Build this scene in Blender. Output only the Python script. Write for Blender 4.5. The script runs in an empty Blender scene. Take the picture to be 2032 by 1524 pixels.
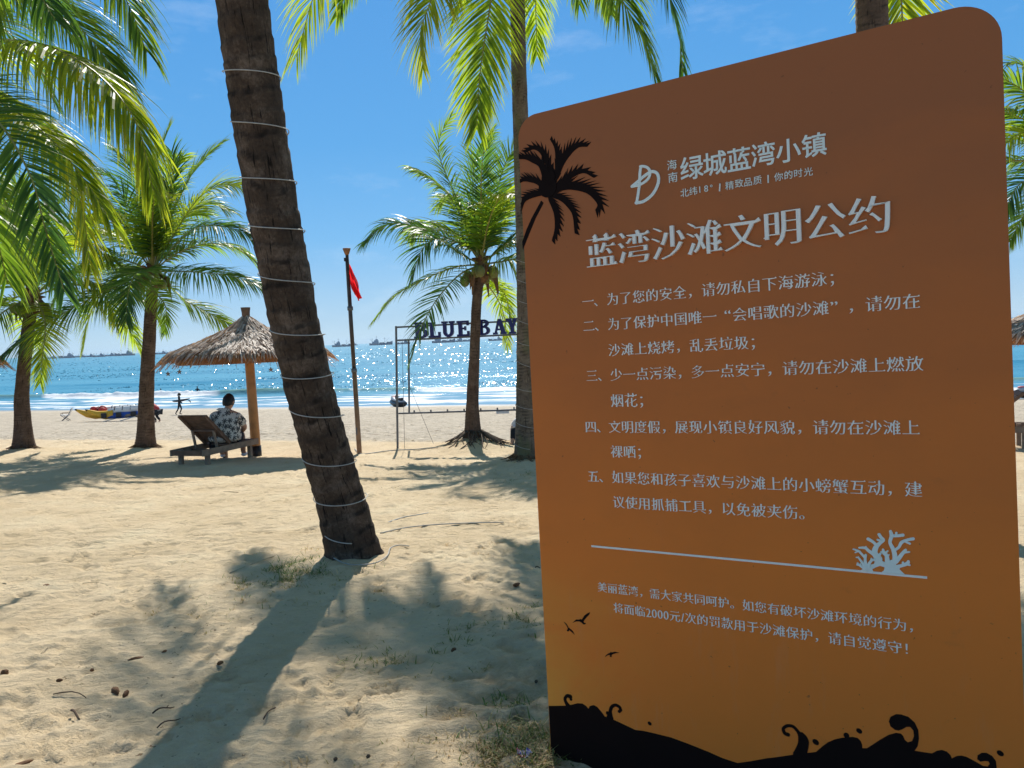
import bpy, bmesh, math, random
import numpy as np
from mathutils import Vector, Matrix, noise
from mathutils.geometry import tessellate_polygon

R = math.radians
random.seed(7)
S = bpy.context.scene
COL = S.collection

# ------------------------------------------------------------------ camera
FPX = 1526.0                      # focal length in photo pixels (2032 wide)
PITCH = math.atan(93.3 / FPX)
ROLL = math.atan(0.0408)
CAMH = 1.55
fw = Vector((0, math.cos(PITCH), -math.sin(PITCH)))
up0 = Vector((0, math.sin(PITCH), math.cos(PITCH)))
rt0 = Vector((1, 0, 0))
CR = rt0 * math.cos(ROLL) - up0 * math.sin(ROLL)
CU = up0 * math.cos(ROLL) + rt0 * math.sin(ROLL)
CAM = Vector((0, 0, CAMH))
cd = bpy.data.cameras.new('camera')
cam = bpy.data.objects.new('camera', cd)
COL.objects.link(cam)
cd.sensor_fit = 'HORIZONTAL'
cd.sensor_width = 36
cd.lens = 36 * FPX / 2032
cd.clip_start = 0.05
cd.clip_end = 30000
cam.matrix_world = Matrix(((CR.x, CU.x, -fw.x, 0), (CR.y, CU.y, -fw.y, 0), (CR.z, CU.z, -fw.z, CAMH), (0, 0, 0, 1)))
S.camera = cam

# ------------------------------------------------------------------ light
SUN_EL = R(43)
SUN_AZ = R(-4.8)                  # measured from +Y towards +X
w = bpy.data.worlds.new('World')
S.world = w
w.use_nodes = True
nt = w.node_tree
nt.nodes.clear()
sky = nt.nodes.new('ShaderNodeTexSky')
sky.sky_type = 'NISHITA'
sky.sun_disc = False
sky.sun_elevation = SUN_EL
sky.sun_rotation = SUN_AZ
sky.air_density = 1.0
sky.dust_density = 0.15
sky.ozone_density = 3.0
SKY_STR = 0.10
geo = nt.nodes.new('ShaderNodeTexCoord')
sep = nt.nodes.new('ShaderNodeSeparateXYZ')
rmp = nt.nodes.new('ShaderNodeValToRGB')                # clear-day colour by height above the horizon
_st = [(0.0, (.36, .54, .69)), (.03, (.28, .465, .66)), (.13, (.12, .36, .66)), (.24, (.070, .30, .63)), (.42, (.052, .255, .60)), (.60, (.10, .19, .32)), (1.0, (.12, .17, .23))]
while len(rmp.color_ramp.elements) < len(_st): rmp.color_ramp.elements.new(.5)
for _e, (_p, _c) in zip(rmp.color_ramp.elements, _st): _e.position = _p; _e.color = (*_c, 1)
sc_ = nt.nodes.new('ShaderNodeVectorMath'); sc_.operation = 'SCALE'; sc_.inputs['Scale'].default_value = 1 / SKY_STR
# a few wisps of high cloud
mp = nt.nodes.new('ShaderNodeMapping'); mp.inputs['Scale'].default_value = (2.2, 1.0, 7.0); mp.inputs['Rotation'].default_value = (0, R(-38), 0)
nz = nt.nodes.new('ShaderNodeTexNoise'); nz.inputs['Scale'].default_value = 2.6; nz.inputs['Detail'].default_value = 7; nz.inputs['Roughness'].default_value = .62
cr_ = nt.nodes.new('ShaderNodeMapRange'); cr_.inputs[1].default_value = .56; cr_.inputs[2].default_value = .80; cr_.inputs[3].default_value = 0; cr_.inputs[4].default_value = .2
hs = nt.nodes.new('ShaderNodeMix'); hs.data_type = 'RGBA'; hs.inputs[0].default_value = .88
cl = nt.nodes.new('ShaderNodeMix'); cl.data_type = 'RGBA'; cl.inputs[7].default_value = (.75 / SKY_STR, .82 / SKY_STR, .88 / SKY_STR, 1)
nt.links.new(geo.outputs['Generated'], sep.inputs[0]); nt.links.new(sep.outputs[2], rmp.inputs[0]); nt.links.new(rmp.outputs[0], sc_.inputs[0])
nt.links.new(geo.outputs['Generated'], mp.inputs['Vector']); nt.links.new(mp.outputs[0], nz.inputs['Vector']); nt.links.new(nz.outputs[0], cr_.inputs[0])
nt.links.new(sc_.outputs[0], hs.inputs[7])
bg = nt.nodes.new('ShaderNodeBackground')
bg.inputs['Strength'].default_value = SKY_STR
wo = nt.nodes.new('ShaderNodeOutputWorld')
nt.links.new(sky.outputs[0], hs.inputs[6])
nt.links.new(hs.outputs[2], cl.inputs[6]); nt.links.new(cr_.outputs[0], cl.inputs[0])
nt.links.new(cl.outputs[2], bg.inputs['Color'])
nt.links.new(bg.outputs[0], wo.inputs['Surface'])

ld = bpy.data.lights.new('sun', 'SUN')
ld.energy = 5.0
ld.angle = R(0.55)
ld.color = (1.0, 0.95, 0.86)
sun = bpy.data.objects.new('sun', ld)
COL.objects.link(sun)
TOSUN = Vector((math.sin(SUN_AZ) * math.cos(SUN_EL), math.cos(SUN_AZ) * math.cos(SUN_EL), math.sin(SUN_EL)))
sun.rotation_euler = TOSUN.to_track_quat('Z', 'Y').to_euler()
sun.location = (0, 0, 30)

S.view_settings.view_transform = 'Standard'
S.view_settings.look = 'None'
S.view_settings.exposure = 0.36
S.view_settings.gamma = 1.0
S.view_settings.use_curve_mapping = False

# ------------------------------------------------------------------ helpers
def ray(px, py):
    return (CR * ((px - 1016) / FPX) + CU * ((762 - py) / FPX) + fw)

def P(px, py, d):
    """world point seen at photo pixel (px, py) at distance d along +Y"""
    r = ray(px, py)
    return CAM + r * (d / r.y)

PROF_S = np.array([-60, -10, 2.5, 5, 8, 11.4, 13.5, 15.5, 17, 20, 25, 32, 47, 52, 62, 72, 80, 100, 400.])
PROF_Z = np.array([-1.4, -1.5, -1.5, -1.55, -1.72, -1.9, -2.07, -2.15, -2.35, -2.72, -3.15, -3.75, -4.85, -5.1, -5.7, -6.3, -7.0, -9., -30.]) + CAMH
SEA_Z = -6.3 + CAMH
MOUNDS = []                       # (x, y, amp, sigma)

def ground_np(x, y):
    s = y + 0.33 * x
    z = np.interp(s, PROF_S, PROF_Z)
    for mx, my, a, sg in MOUNDS:
        z = z + a * np.exp(-((x - mx) ** 2 + (y - my) ** 2) / (2 * sg * sg))
    return z

def gz(x, y):
    return float(ground_np(np.array([x], float), np.array([y], float))[0])

def G(px, py):
    """ground point under a photo pixel"""
    r = ray(px, py)
    t = 1.0
    while t < 3000:
        p = CAM + r * t
        if p.z < gz(p.x, p.y):
            lo, hi = t / 1.01, t
            for _ in range(30):
                m = (lo + hi) / 2
                p = CAM + r * m
                if p.z < gz(p.x, p.y): hi = m
                else: lo = m
            return CAM + r * hi
        t *= 1.01
    return p

def Gd(px, d):
    """ground point on photo column px at distance d"""
    x = (px - 1016) / FPX * d
    for _ in range(4):
        z = gz(x, d)
        v = Vector((0, d, z)) - CAM
        # solve column: account for roll
        k = (px - 1016) / FPX
        depth = v.dot(fw)
        x = (k * depth - (z - CAMH) * CR.z - d * CR.y) / CR.x
    return Vector((x, d, gz(x, d)))

def hash2(ix, iy, seed):
    h = (ix.astype(np.int64) * 374761393 + iy.astype(np.int64) * 668265263 + seed * 1442695041) & 0xffffffff
    h = ((h ^ (h >> 13)) * 1274126177) & 0xffffffff
    h = h ^ (h >> 16)
    return (h & 0xffff) / 65535.0

def vnoise(x, y, seed=0):
    ix = np.floor(x); iy = np.floor(y)
    fx = x - ix; fy = y - iy
    ux = fx * fx * (3 - 2 * fx); uy = fy * fy * (3 - 2 * fy)
    a = hash2(ix, iy, seed); b = hash2(ix + 1, iy, seed)
    c = hash2(ix, iy + 1, seed); d = hash2(ix + 1, iy + 1, seed)
    return (a * (1 - ux) + b * ux) * (1 - uy) + (c * (1 - ux) + d * ux) * uy - 0.5

def fbm(x, y, seed=0, oct=4):
    s = 0; a = 1.0
    for o in range(oct):
        s = s + a * vnoise(x * 2 ** o + 17.3 * o, y * 2 ** o - 9.1 * o, seed + o)
        a *= 0.5
    return s

def link(o, parent=None):
    COL.objects.link(o)
    if parent is not None: o.parent = parent
    return o

def tag(o, label=None, cat=None, group=None, kind=None):
    if label: o['label'] = label
    if cat: o['category'] = cat
    if group: o['group'] = group
    if kind: o['kind'] = kind
    return o

def empty(name, loc, label, cat, group=None, rz=0):
    o = bpy.data.objects.new(name, None)
    o.empty_display_size = 0.2
    o.location = loc
    o.rotation_euler = (0, 0, rz)
    COL.objects.link(o)
    return tag(o, label, cat, group)

class MB:
    def __init__(self):
        self.v = []; self.f = []; self.m = []; self.sm = []
    def add(self, vs, fs, mi=0, smooth=False):
        b = len(self.v)
        self.v += [tuple(p) for p in vs]
        for f in fs:
            self.f.append(tuple(b + i for i in f)); self.m.append(mi); self.sm.append(smooth)
    def box(self, c, s, rot=None, mi=0):
        vs = []
        for dx in (-.5, .5):
            for dy in (-.5, .5):
                for dz in (-.5, .5):
                    p = Vector((dx * s[0], dy * s[1], dz * s[2]))
                    if rot is not None: p = rot @ p
                    vs.append(p + Vector(c))
        self.add(vs, [(0, 1, 3, 2), (4, 6, 7, 5), (0, 4, 5, 1), (2, 3, 7, 6), (0, 2, 6, 4), (1, 5, 7, 3)], mi)
    def bar(self, a, b, wd, ht, up=(0, 0, 1), mi=0):
        a = Vector(a); b = Vector(b); t = b - a; L = t.length; t.normalize()
        u = Vector(up); s = t.cross(u)
        if s.length < 1e-4: s = t.cross(Vector((1, 0, 0)))
        s.normalize(); u = s.cross(t)
        m = Matrix((s, t, u)).transposed()
        self.box((a + b) / 2, (wd, L, ht), m, mi)
    def tube(self, pts, rad, seg=8, mi=0, cap=True, smooth=True, squash=None):
        pts = [Vector(p) for p in pts]; n = len(pts)
        if not hasattr(rad, '__len__'): rad = [rad] * n
        prev = None; vs = []
        for i in range(n):
            t = (pts[min(i + 1, n - 1)] - pts[max(i - 1, 0)]).normalized()
            if prev is None:
                a = Vector((0, 0, 1)) if abs(t.z) < .9 else Vector((1, 0, 0))
                s = t.cross(a).normalized()
            else:
                s = (prev - t * prev.dot(t)).normalized()
            prev = s
            u = t.cross(s)
            for k in range(seg):
                an = 2 * math.pi * k / seg
                q = s * math.cos(an) + u * math.sin(an)
                if squash: q = Vector((q.x * squash[0], q.y * squash[1], q.z * squash[2]))
                vs.append(pts[i] + q * rad[i])
        fs = []
        for i in range(n - 1):
            for k in range(seg):
                a = i * seg + k; b = i * seg + (k + 1) % seg
                fs.append((a, b, b + seg, a + seg))
        if cap:
            fs.append(tuple(range(seg))[::-1]); fs.append(tuple((n - 1) * seg + k for k in range(seg)))
        self.add(vs, fs, mi, smooth)
    def lathe(self, prof, seg=16, c=(0, 0, 0), mi=0, smooth=True):
        vs = []; n = len(prof)
        for r, z in prof:
            for k in range(seg):
                a = 2 * math.pi * k / seg
                vs.append((c[0] + r * math.cos(a), c[1] + r * math.sin(a), c[2] + z))
        fs = []
        for i in range(n - 1):
            for k in range(seg):
                a = i * seg + k; b = i * seg + (k + 1) % seg
                fs.append((a, b, b + seg, a + seg))
        fs.append(tuple(range(seg))[::-1]); fs.append(tuple((n - 1) * seg + k for k in range(seg)))
        self.add(vs, fs, mi, smooth)
    def ellipsoid(self, c, r, seg=14, rings=9, mi=0, rot=None):
        vs = []; fs = []
        for i in range(rings + 1):
            th = math.pi * i / rings
            for k in range(seg):
                a = 2 * math.pi * k / seg
                p = Vector((r[0] * math.sin(th) * math.cos(a), r[1] * math.sin(th) * math.sin(a), r[2] * math.cos(th)))
                if rot is not None: p = rot @ p
                vs.append(p + Vector(c))
        for i in range(rings):
            for k in range(seg):
                a = i * seg + k; b = i * seg + (k + 1) % seg
                fs.append((a, a + seg, b + seg, b))
        self.add(vs, fs, mi, True)
    def poly(self, pts, z0, z1, mi=0, fr=None):
        """extruded outline (2D pts); fr maps (x, y, z) to 3D"""
        area = sum(pts[i][0] * pts[(i + 1) % len(pts)][1] - pts[(i + 1) % len(pts)][0] * pts[i][1] for i in range(len(pts)))
        if area < 0: pts = pts[::-1]
        fr = fr or (lambda x, y, z: (x, y, z))
        n = len(pts)
        tris = tessellate_polygon([[Vector((p[0], p[1], 0)) for p in pts]])
        vs = [fr(p[0], p[1], z1) for p in pts] + [fr(p[0], p[1], z0) for p in pts]
        fs = []
        for t in tris:
            a, b, c = (pts[i] for i in t)
            cr = (b[0] - a[0]) * (c[1] - a[1]) - (c[0] - a[0]) * (b[1] - a[1])
            t = tuple(t) if cr > 0 else tuple(t)[::-1]
            fs.append(t)
            fs.append(tuple(n + i for i in t)[::-1])
        for i in range(n):
            j = (i + 1) % n
            fs.append((n + i, n + j, j, i))
        self.add(vs, fs, mi)
    def build(self, name, mats, parent=None, bevel=0):
        me = bpy.data.meshes.new(name)
        me.from_pydata(self.v, [], self.f)
        if not isinstance(mats, (list, tuple)): mats = [mats]
        for m in mats: me.materials.append(m)
        me.polygons.foreach_set('material_index', self.m)
        me.polygons.foreach_set('use_smooth', self.sm)
        me.update()
        o = bpy.data.objects.new(name, me)
        link(o, parent)
        if bevel:
            b = o.modifiers.new('bevel', 'BEVEL'); b.width = bevel; b.segments = 2; b.limit_method = 'ANGLE'
        return o

def np_mesh(name, V, Q, mats, parent=None, smooth=True, attrs=None, mi=None):
    """V (n,3) array, Q (m,4) or list of face arrays"""
    me = bpy.data.meshes.new(name)
    V = np.asarray(V, np.float32)
    me.vertices.add(len(V)); me.vertices.foreach_set('co', V.ravel())
    Qs = Q if isinstance(Q, list) else [Q]
    idx = np.concatenate([q.ravel() for q in Qs]).astype(np.int32)
    tot = np.concatenate([np.full(len(q), q.shape[1]) for q in Qs]).astype(np.int32)
    st = np.concatenate([[0], np.cumsum(tot)[:-1]]).astype(np.int32)
    me.loops.add(len(idx)); me.loops.foreach_set('vertex_index', idx)
    me.polygons.add(len(tot)); me.polygons.foreach_set('loop_start', st)
    try: me.polygons.foreach_set('loop_total', tot)
    except Exception: pass
    if mi is not None: me.polygons.foreach_set('material_index', np.asarray(mi, np.int32))
    me.polygons.foreach_set('use_smooth', np.full(len(tot), smooth))
    if not isinstance(mats, (list, tuple)): mats = [mats]
    for m in mats: me.materials.append(m)
    for k, a in (attrs or {}).items():
        a = np.asarray(a, np.float32)
        t = me.attributes.new(k, 'FLOAT' if a.ndim == 1 else 'FLOAT_VECTOR', 'POINT')
        t.data.foreach_set('value' if a.ndim == 1 else 'vector', a.ravel())
    me.update(calc_edges=True)
    me.validate()
    o = bpy.data.objects.new(name, me)
    return link(o, parent)

def dup(root, loc, rz=0, label=None, scale=None):
    r = root.copy(); COL.objects.link(r)
    r.location = loc; r.rotation_euler = (0, 0, rz)
    if scale: r.scale = (scale,) * 3
    if label: r['label'] = label
    for ch in list(root.children):
        c = ch.copy(); COL.objects.link(c); c.parent = r
        for g in list(ch.children):
            q = g.copy(); COL.objects.link(q); q.parent = c
    return r

# ------------------------------------------------------------------ materials
class N:
    """small wrapper for writing node materials"""
    def __init__(self, name):
        self.m = bpy.data.materials.new(name); self.m.use_nodes = True
        self.t = self.m.node_tree; self.t.nodes.clear()
        self.out = self.t.nodes.new('ShaderNodeOutputMaterial')
    def n(self, typ, **kw):
        nd = self.t.nodes.new('ShaderNode' + typ)
        for k, v in kw.items():
            if k.startswith('i_'):
                key = k[2:].replace('_', ' ')
                self.set(nd.inputs[key], v)
            elif k.startswith('n_'): self.set(nd.inputs[int(k[2:])], v)
            else: setattr(nd, k, v)
        return nd
    def set(self, sock, v):
        if isinstance(v, bpy.types.NodeSocket): self.t.links.new(v, sock)
        else:
            if hasattr(sock.default_value, '__len__') and hasattr(v, '__len__') and len(v) == 3 and len(sock.default_value) == 4: v = (*v, 1)
            sock.default_value = v
    def math(self, op, a, b=0.0, c=0.0):
        nd = self.n('Math', operation=op); self.set(nd.inputs[0], a); self.set(nd.inputs[1], b); self.set(nd.inputs[2], c); return nd.outputs[0]
    def vmath(self, op, a, b=(0, 0, 0)):
        nd = self.n('VectorMath', operation=op); self.set(nd.inputs[0], a); self.set(nd.inputs[1], b); return nd.outputs[0]
    def ramp(self, f, stops):
        nd = self.n('ValToRGB'); cr = nd.color_ramp
        while len(cr.elements) < len(stops): cr.elements.new(.5)
        for e, (p, c) in zip(cr.elements, stops):
            e.position = p; e.color = (*c, 1) if len(c) == 3 else c
        self.set(nd.inputs[0], f); return nd.outputs[0]
    def maprange(self, f, a, b, c=0., d=1., smooth=False):
        nd = self.n('MapRange'); nd.clamp = True
        if smooth: nd.interpolation_type = 'SMOOTHSTEP'
        for i, v in enumerate((f, a, b, c, d)): self.set(nd.inputs[i], v)
        return nd.outputs[0]
    def mix(self, f, a, b, blend='MIX'):
        nd = self.n('Mix', data_type='RGBA', blend_type=blend)
        self.set(nd.inputs[0], f); self.set(nd.inputs[6], a); self.set(nd.inputs[7], b); return nd.outputs[2]
    def coord(self, which='Object'):
        return self.n('TexCoord').outputs[which]
    def attr(self, name, out='Fac'):
        return self.n('Attribute', attribute_name=name).outputs[out]
    def mapping(self, v, scale=(1, 1, 1), loc=(0, 0, 0)):
        nd = self.n('Mapping'); self.set(nd.inputs['Vector'], v); self.set(nd.inputs['Scale'], scale); self.set(nd.inputs['Location'], loc); return nd.outputs[0]
    def noise(self, v, scale, detail=4, rough=.55, out='Fac', dist=0):
        nd = self.n('TexNoise'); self.set(nd.inputs['Vector'], v)
        self.set(nd.inputs['Scale'], scale); self.set(nd.inputs['Detail'], detail); self.set(nd.inputs['Roughness'], rough); self.set(nd.inputs['Distortion'], dist)
        return nd.outputs[out]
    def bump(self, h, strength=.5, dist=.02, normal=None):
        nd = self.n('Bump'); self.set(nd.inputs['Height'], h); self.set(nd.inputs['Strength'], strength); self.set(nd.inputs['Distance'], dist)
        if normal is not None: self.set(nd.inputs['Normal'], normal)
        return nd.outputs[0]
    def pr(self, col, rough=.6, normal=None, metal=0., spec=.5, **kw):
        nd = self.n('BsdfPrincipled')
        self.set(nd.inputs['Base Color'], col); self.set(nd.inputs['Roughness'], rough); self.set(nd.inputs['Metallic'], metal)
        self.set(nd.inputs['Specular IOR Level'], spec)
        if normal is not None: self.set(nd.inputs['Normal'], normal)
        for k, v in kw.items(): self.set(nd.inputs[k.replace('_', ' ')], v)
        return nd.outputs[0]
    def done(self, sh):
        self.t.links.new(sh, self.out.inputs['Surface']); return self.m

def simple(name, col, rough=.6, var=.15, scale=8, metal=0, spec=.4, bump=0., bscale=40):
    a = N(name)
    c = a.coord()
    f = a.noise(c, scale, 5)
    dark = tuple(v * (1 - var) for v in col); lite = tuple(min(1, v * (1 + var)) for v in col)
    cc = a.ramp(f, [(.3, dark), (.7, lite)])
    nm = a.bump(a.noise(c, bscale, 4), bump, .01) if bump else None
    return a.done(a.pr(cc, rough, nm, metal, spec))

def leaf_mat(name, g0, g1, yel, trans, tw=.5):
    a = N(name)
    age = a.attr('age')
    rnd = a.n('ObjectInfo').outputs['Random']
    f = a.math('ADD', age, a.math('MULTIPLY', rnd, .16))
    c = a.ramp(f, [(.1, g0), (.6, g1), (1.0, yel)])
    tc = a.mix(a.maprange(f, .45, 1.1), trans, tuple(v for v in (trans[0] * 1.35, trans[1] * .95, trans[2])))
    p = a.pr(c, .42, spec=.42)
    t = a.n('BsdfTranslucent'); a.set(t.inputs['Color'], tc)
    mx = a.n('MixShader'); a.set(mx.inputs[0], tw); a.t.links.new(p, mx.inputs[1]); a.t.links.new(t.outputs[0], mx.inputs[2])
    return a.done(mx.outputs[0])

def trunk_mat(name, c0, c1, c2, moss=0.):
    a = N(name)
    tc = a.attr('tc', 'Vector')
    crack = a.noise(a.mapping(tc, (60, 60, 5)), 1.0, 5, .7)
    big = a.noise(tc, 5.0, 5, .6)
    fine = a.noise(tc, 45, 4, .7)
    ring = a.attr('ring')
    col = a.ramp(a.math('ADD', a.math('MULTIPLY', big, .7), a.math('MULTIPLY', fine, .35)), [(.3, c0), (.52, c1), (.75, c2)])
    col = a.mix(a.maprange(crack, .42, .36), col, tuple(v * .35 for v in c0))
    col = a.mix(a.math('MULTIPLY', ring, .75), col, tuple(v * .3 for v in c0))
    if moss:
        mf = a.maprange(a.noise(a.mapping(tc, (3, 3, 1.2)), 1.6, 4), .5, .65)
        col = a.mix(a.math('MULTIPLY', mf, moss), col, (.16, .17, .07))
    h = a.math('ADD', a.math('MULTIPLY', crack, 1.0), a.math('MULTIPLY', fine, .6))
    return a.done(a.pr(col, .9, a.bump(h, .8, .02), 0, .2))

M = {}
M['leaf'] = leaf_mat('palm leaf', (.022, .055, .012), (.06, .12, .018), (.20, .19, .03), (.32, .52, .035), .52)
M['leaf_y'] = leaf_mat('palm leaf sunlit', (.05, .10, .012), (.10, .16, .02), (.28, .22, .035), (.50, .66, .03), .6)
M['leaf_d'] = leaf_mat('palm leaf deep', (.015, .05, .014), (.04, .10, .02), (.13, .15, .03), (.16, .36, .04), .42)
M['rachis'] = simple('palm leaf stalk', (.26, .24, .06), .5, .2, 6)
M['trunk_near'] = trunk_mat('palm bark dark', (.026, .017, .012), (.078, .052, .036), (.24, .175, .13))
M['trunk'] = trunk_mat('palm bark', (.06, .04, .03), (.13, .085, .06), (.22, .16, .12))
M['trunk_grey'] = trunk_mat('palm bark grey', (.065, .05, .037), (.16, .122, .09), (.28, .23, .17), .5)
M['fibre'] = simple('palm fibre', (.16, .09, .045), .9, .4, 14, bump=.6)
M['coconut'] = simple('coconut', (.16, .17, .05), .45, .3, 6)
M['cord'] = simple('white cord', (.46, .44, .41), .5, .12, 20)
M['cord_dark'] = simple('grey cord', (.35, .33, .3), .6, .12, 20)
M['wood'] = simple('weathered wood', (.17, .095, .06), .75, .35, 9, bump=.3)
M['wood_pale'] = simple('pale weathered wood', (.26, .18, .125), .75, .3, 9, bump=.3)
M['pole_wood'] = simple('oiled pole wood', (.46, .21, .065), .5, .3, 5, bump=.2)
M['beam_wood'] = simple('roof beam wood', (.28, .12, .05), .6, .3, 5)
M['black'] = simple('black rubber', (.012, .012, .014), .5, .2)
M['steel'] = simple('dull steel', (.12, .13, .15), .5, .2, 10, metal=.3)
M['navy'] = simple('navy paint', (.012, .018, .15), .4, .15)
M['red_flag'] = None
M['skin'] = simple('skin', (.48, .26, .17), .55, .1)
M['hair'] = simple('black hair', (.008, .007, .007), .5, .3, 60, bump=.6, bscale=120)
M['darkcloth'] = simple('dark cloth', (.012, .013, .018), .8, .3)
M['white_cloth'] = simple('white cloth', (.75, .75, .78), .8, .1)
M['red_cloth'] = simple('red cloth', (.45, .03, .03), .7, .2)
M['yellow_vinyl'] = simple('yellow vinyl', (.75, .40, .02), .4, .1)
M['white_vinyl'] = simple('white vinyl', (.75, .73, .68), .4, .08)
M['blue_vinyl'] = simple('blue vinyl', (.02, .08, .35), .4, .12)
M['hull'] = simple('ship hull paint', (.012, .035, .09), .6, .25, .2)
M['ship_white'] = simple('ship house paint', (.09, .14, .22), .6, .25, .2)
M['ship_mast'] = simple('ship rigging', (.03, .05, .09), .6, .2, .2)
M['jet_grey'] = simple('silver gelcoat', (.45, .47, .5), .3, .1)
M['jet_black'] = simple('black gelcoat', (.015, .015, .02), .3, .2)

def flag_mat():
    a = N('red flag cloth')
    c = a.coord()
    f = a.noise(c, 5, 3)
    col = a.ramp(f, [(.3, (.55, .01, .015)), (.7, (.8, .03, .03))])
    p = a.pr(col, .6)
    t = a.n('BsdfTranslucent'); a.set(t.inputs['Color'], (.85, .03, .04))
    mx = a.n('MixShader', n_0=.5); a.t.links.new(p, mx.inputs[1]); a.t.links.new(t.outputs[0], mx.inputs[2])
    return a.done(mx.outputs[0])
M['red_flag'] = flag_mat()

def thatch_mat(name, cols, trans):
    a = N(name)
    f = a.attr('age')
    col = a.ramp(f, [(.0, cols[0]), (.5, cols[1]), (1., cols[2])])
    p = a.pr(col, .6, spec=.35)
    t = a.n('BsdfTranslucent'); a.set(t.inputs['Color'], trans)
    mx = a.n('MixShader', n_0=.3); a.t.links.new(p, mx.inputs[1]); a.t.links.new(t.outputs[0], mx.inputs[2])
    return a.done(mx.outputs[0])
M['thatch'] = thatch_mat('grey thatch', [(.16, .11, .085), (.45, .36, .30), (.78, .70, .63)], (.55, .32, .16))
M['thatch_edge'] = thatch_mat('tan thatch fringe', [(.16, .07, .03), (.36, .17, .07), (.5, .3, .15)], (.6, .25, .07))

# ------------------------------------------------------------------ palm bases (needed for mounds)
PB = {'lean': G(711, 1113), 'corded': Gd(1042, 11.3), 'coco': Gd(940, 14.6), 'a': G(289, 893), 'b': G(48, 900)}
MOUNDS += [(PB['coco'].x, PB['coco'].y, .22, .5), (PB['b'].x, PB['b'].y, .10, .7), (PB['corded'].x, PB['corded'].y, .10, .5),
           (PB['lean'].x + .3, PB['lean'].y - .3, .06, .8), (2.2, 15.6, .36, 1.1), (.45, 2.25, -.07, .38), (PB['a'].x, PB['a'].y, .06, .6)]
for k in PB: PB[k].z = gz(PB[k].x, PB[k].y)

# ------------------------------------------------------------------ sand
def axis(stops):
    out = []
    for (a, b, st) in stops:
        n = max(1, int(round((b - a) / st)))
        out += list(np.linspace(a, b, n, endpoint=False))
    out.append(stops[-1][1])
    return np.array(out)

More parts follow.
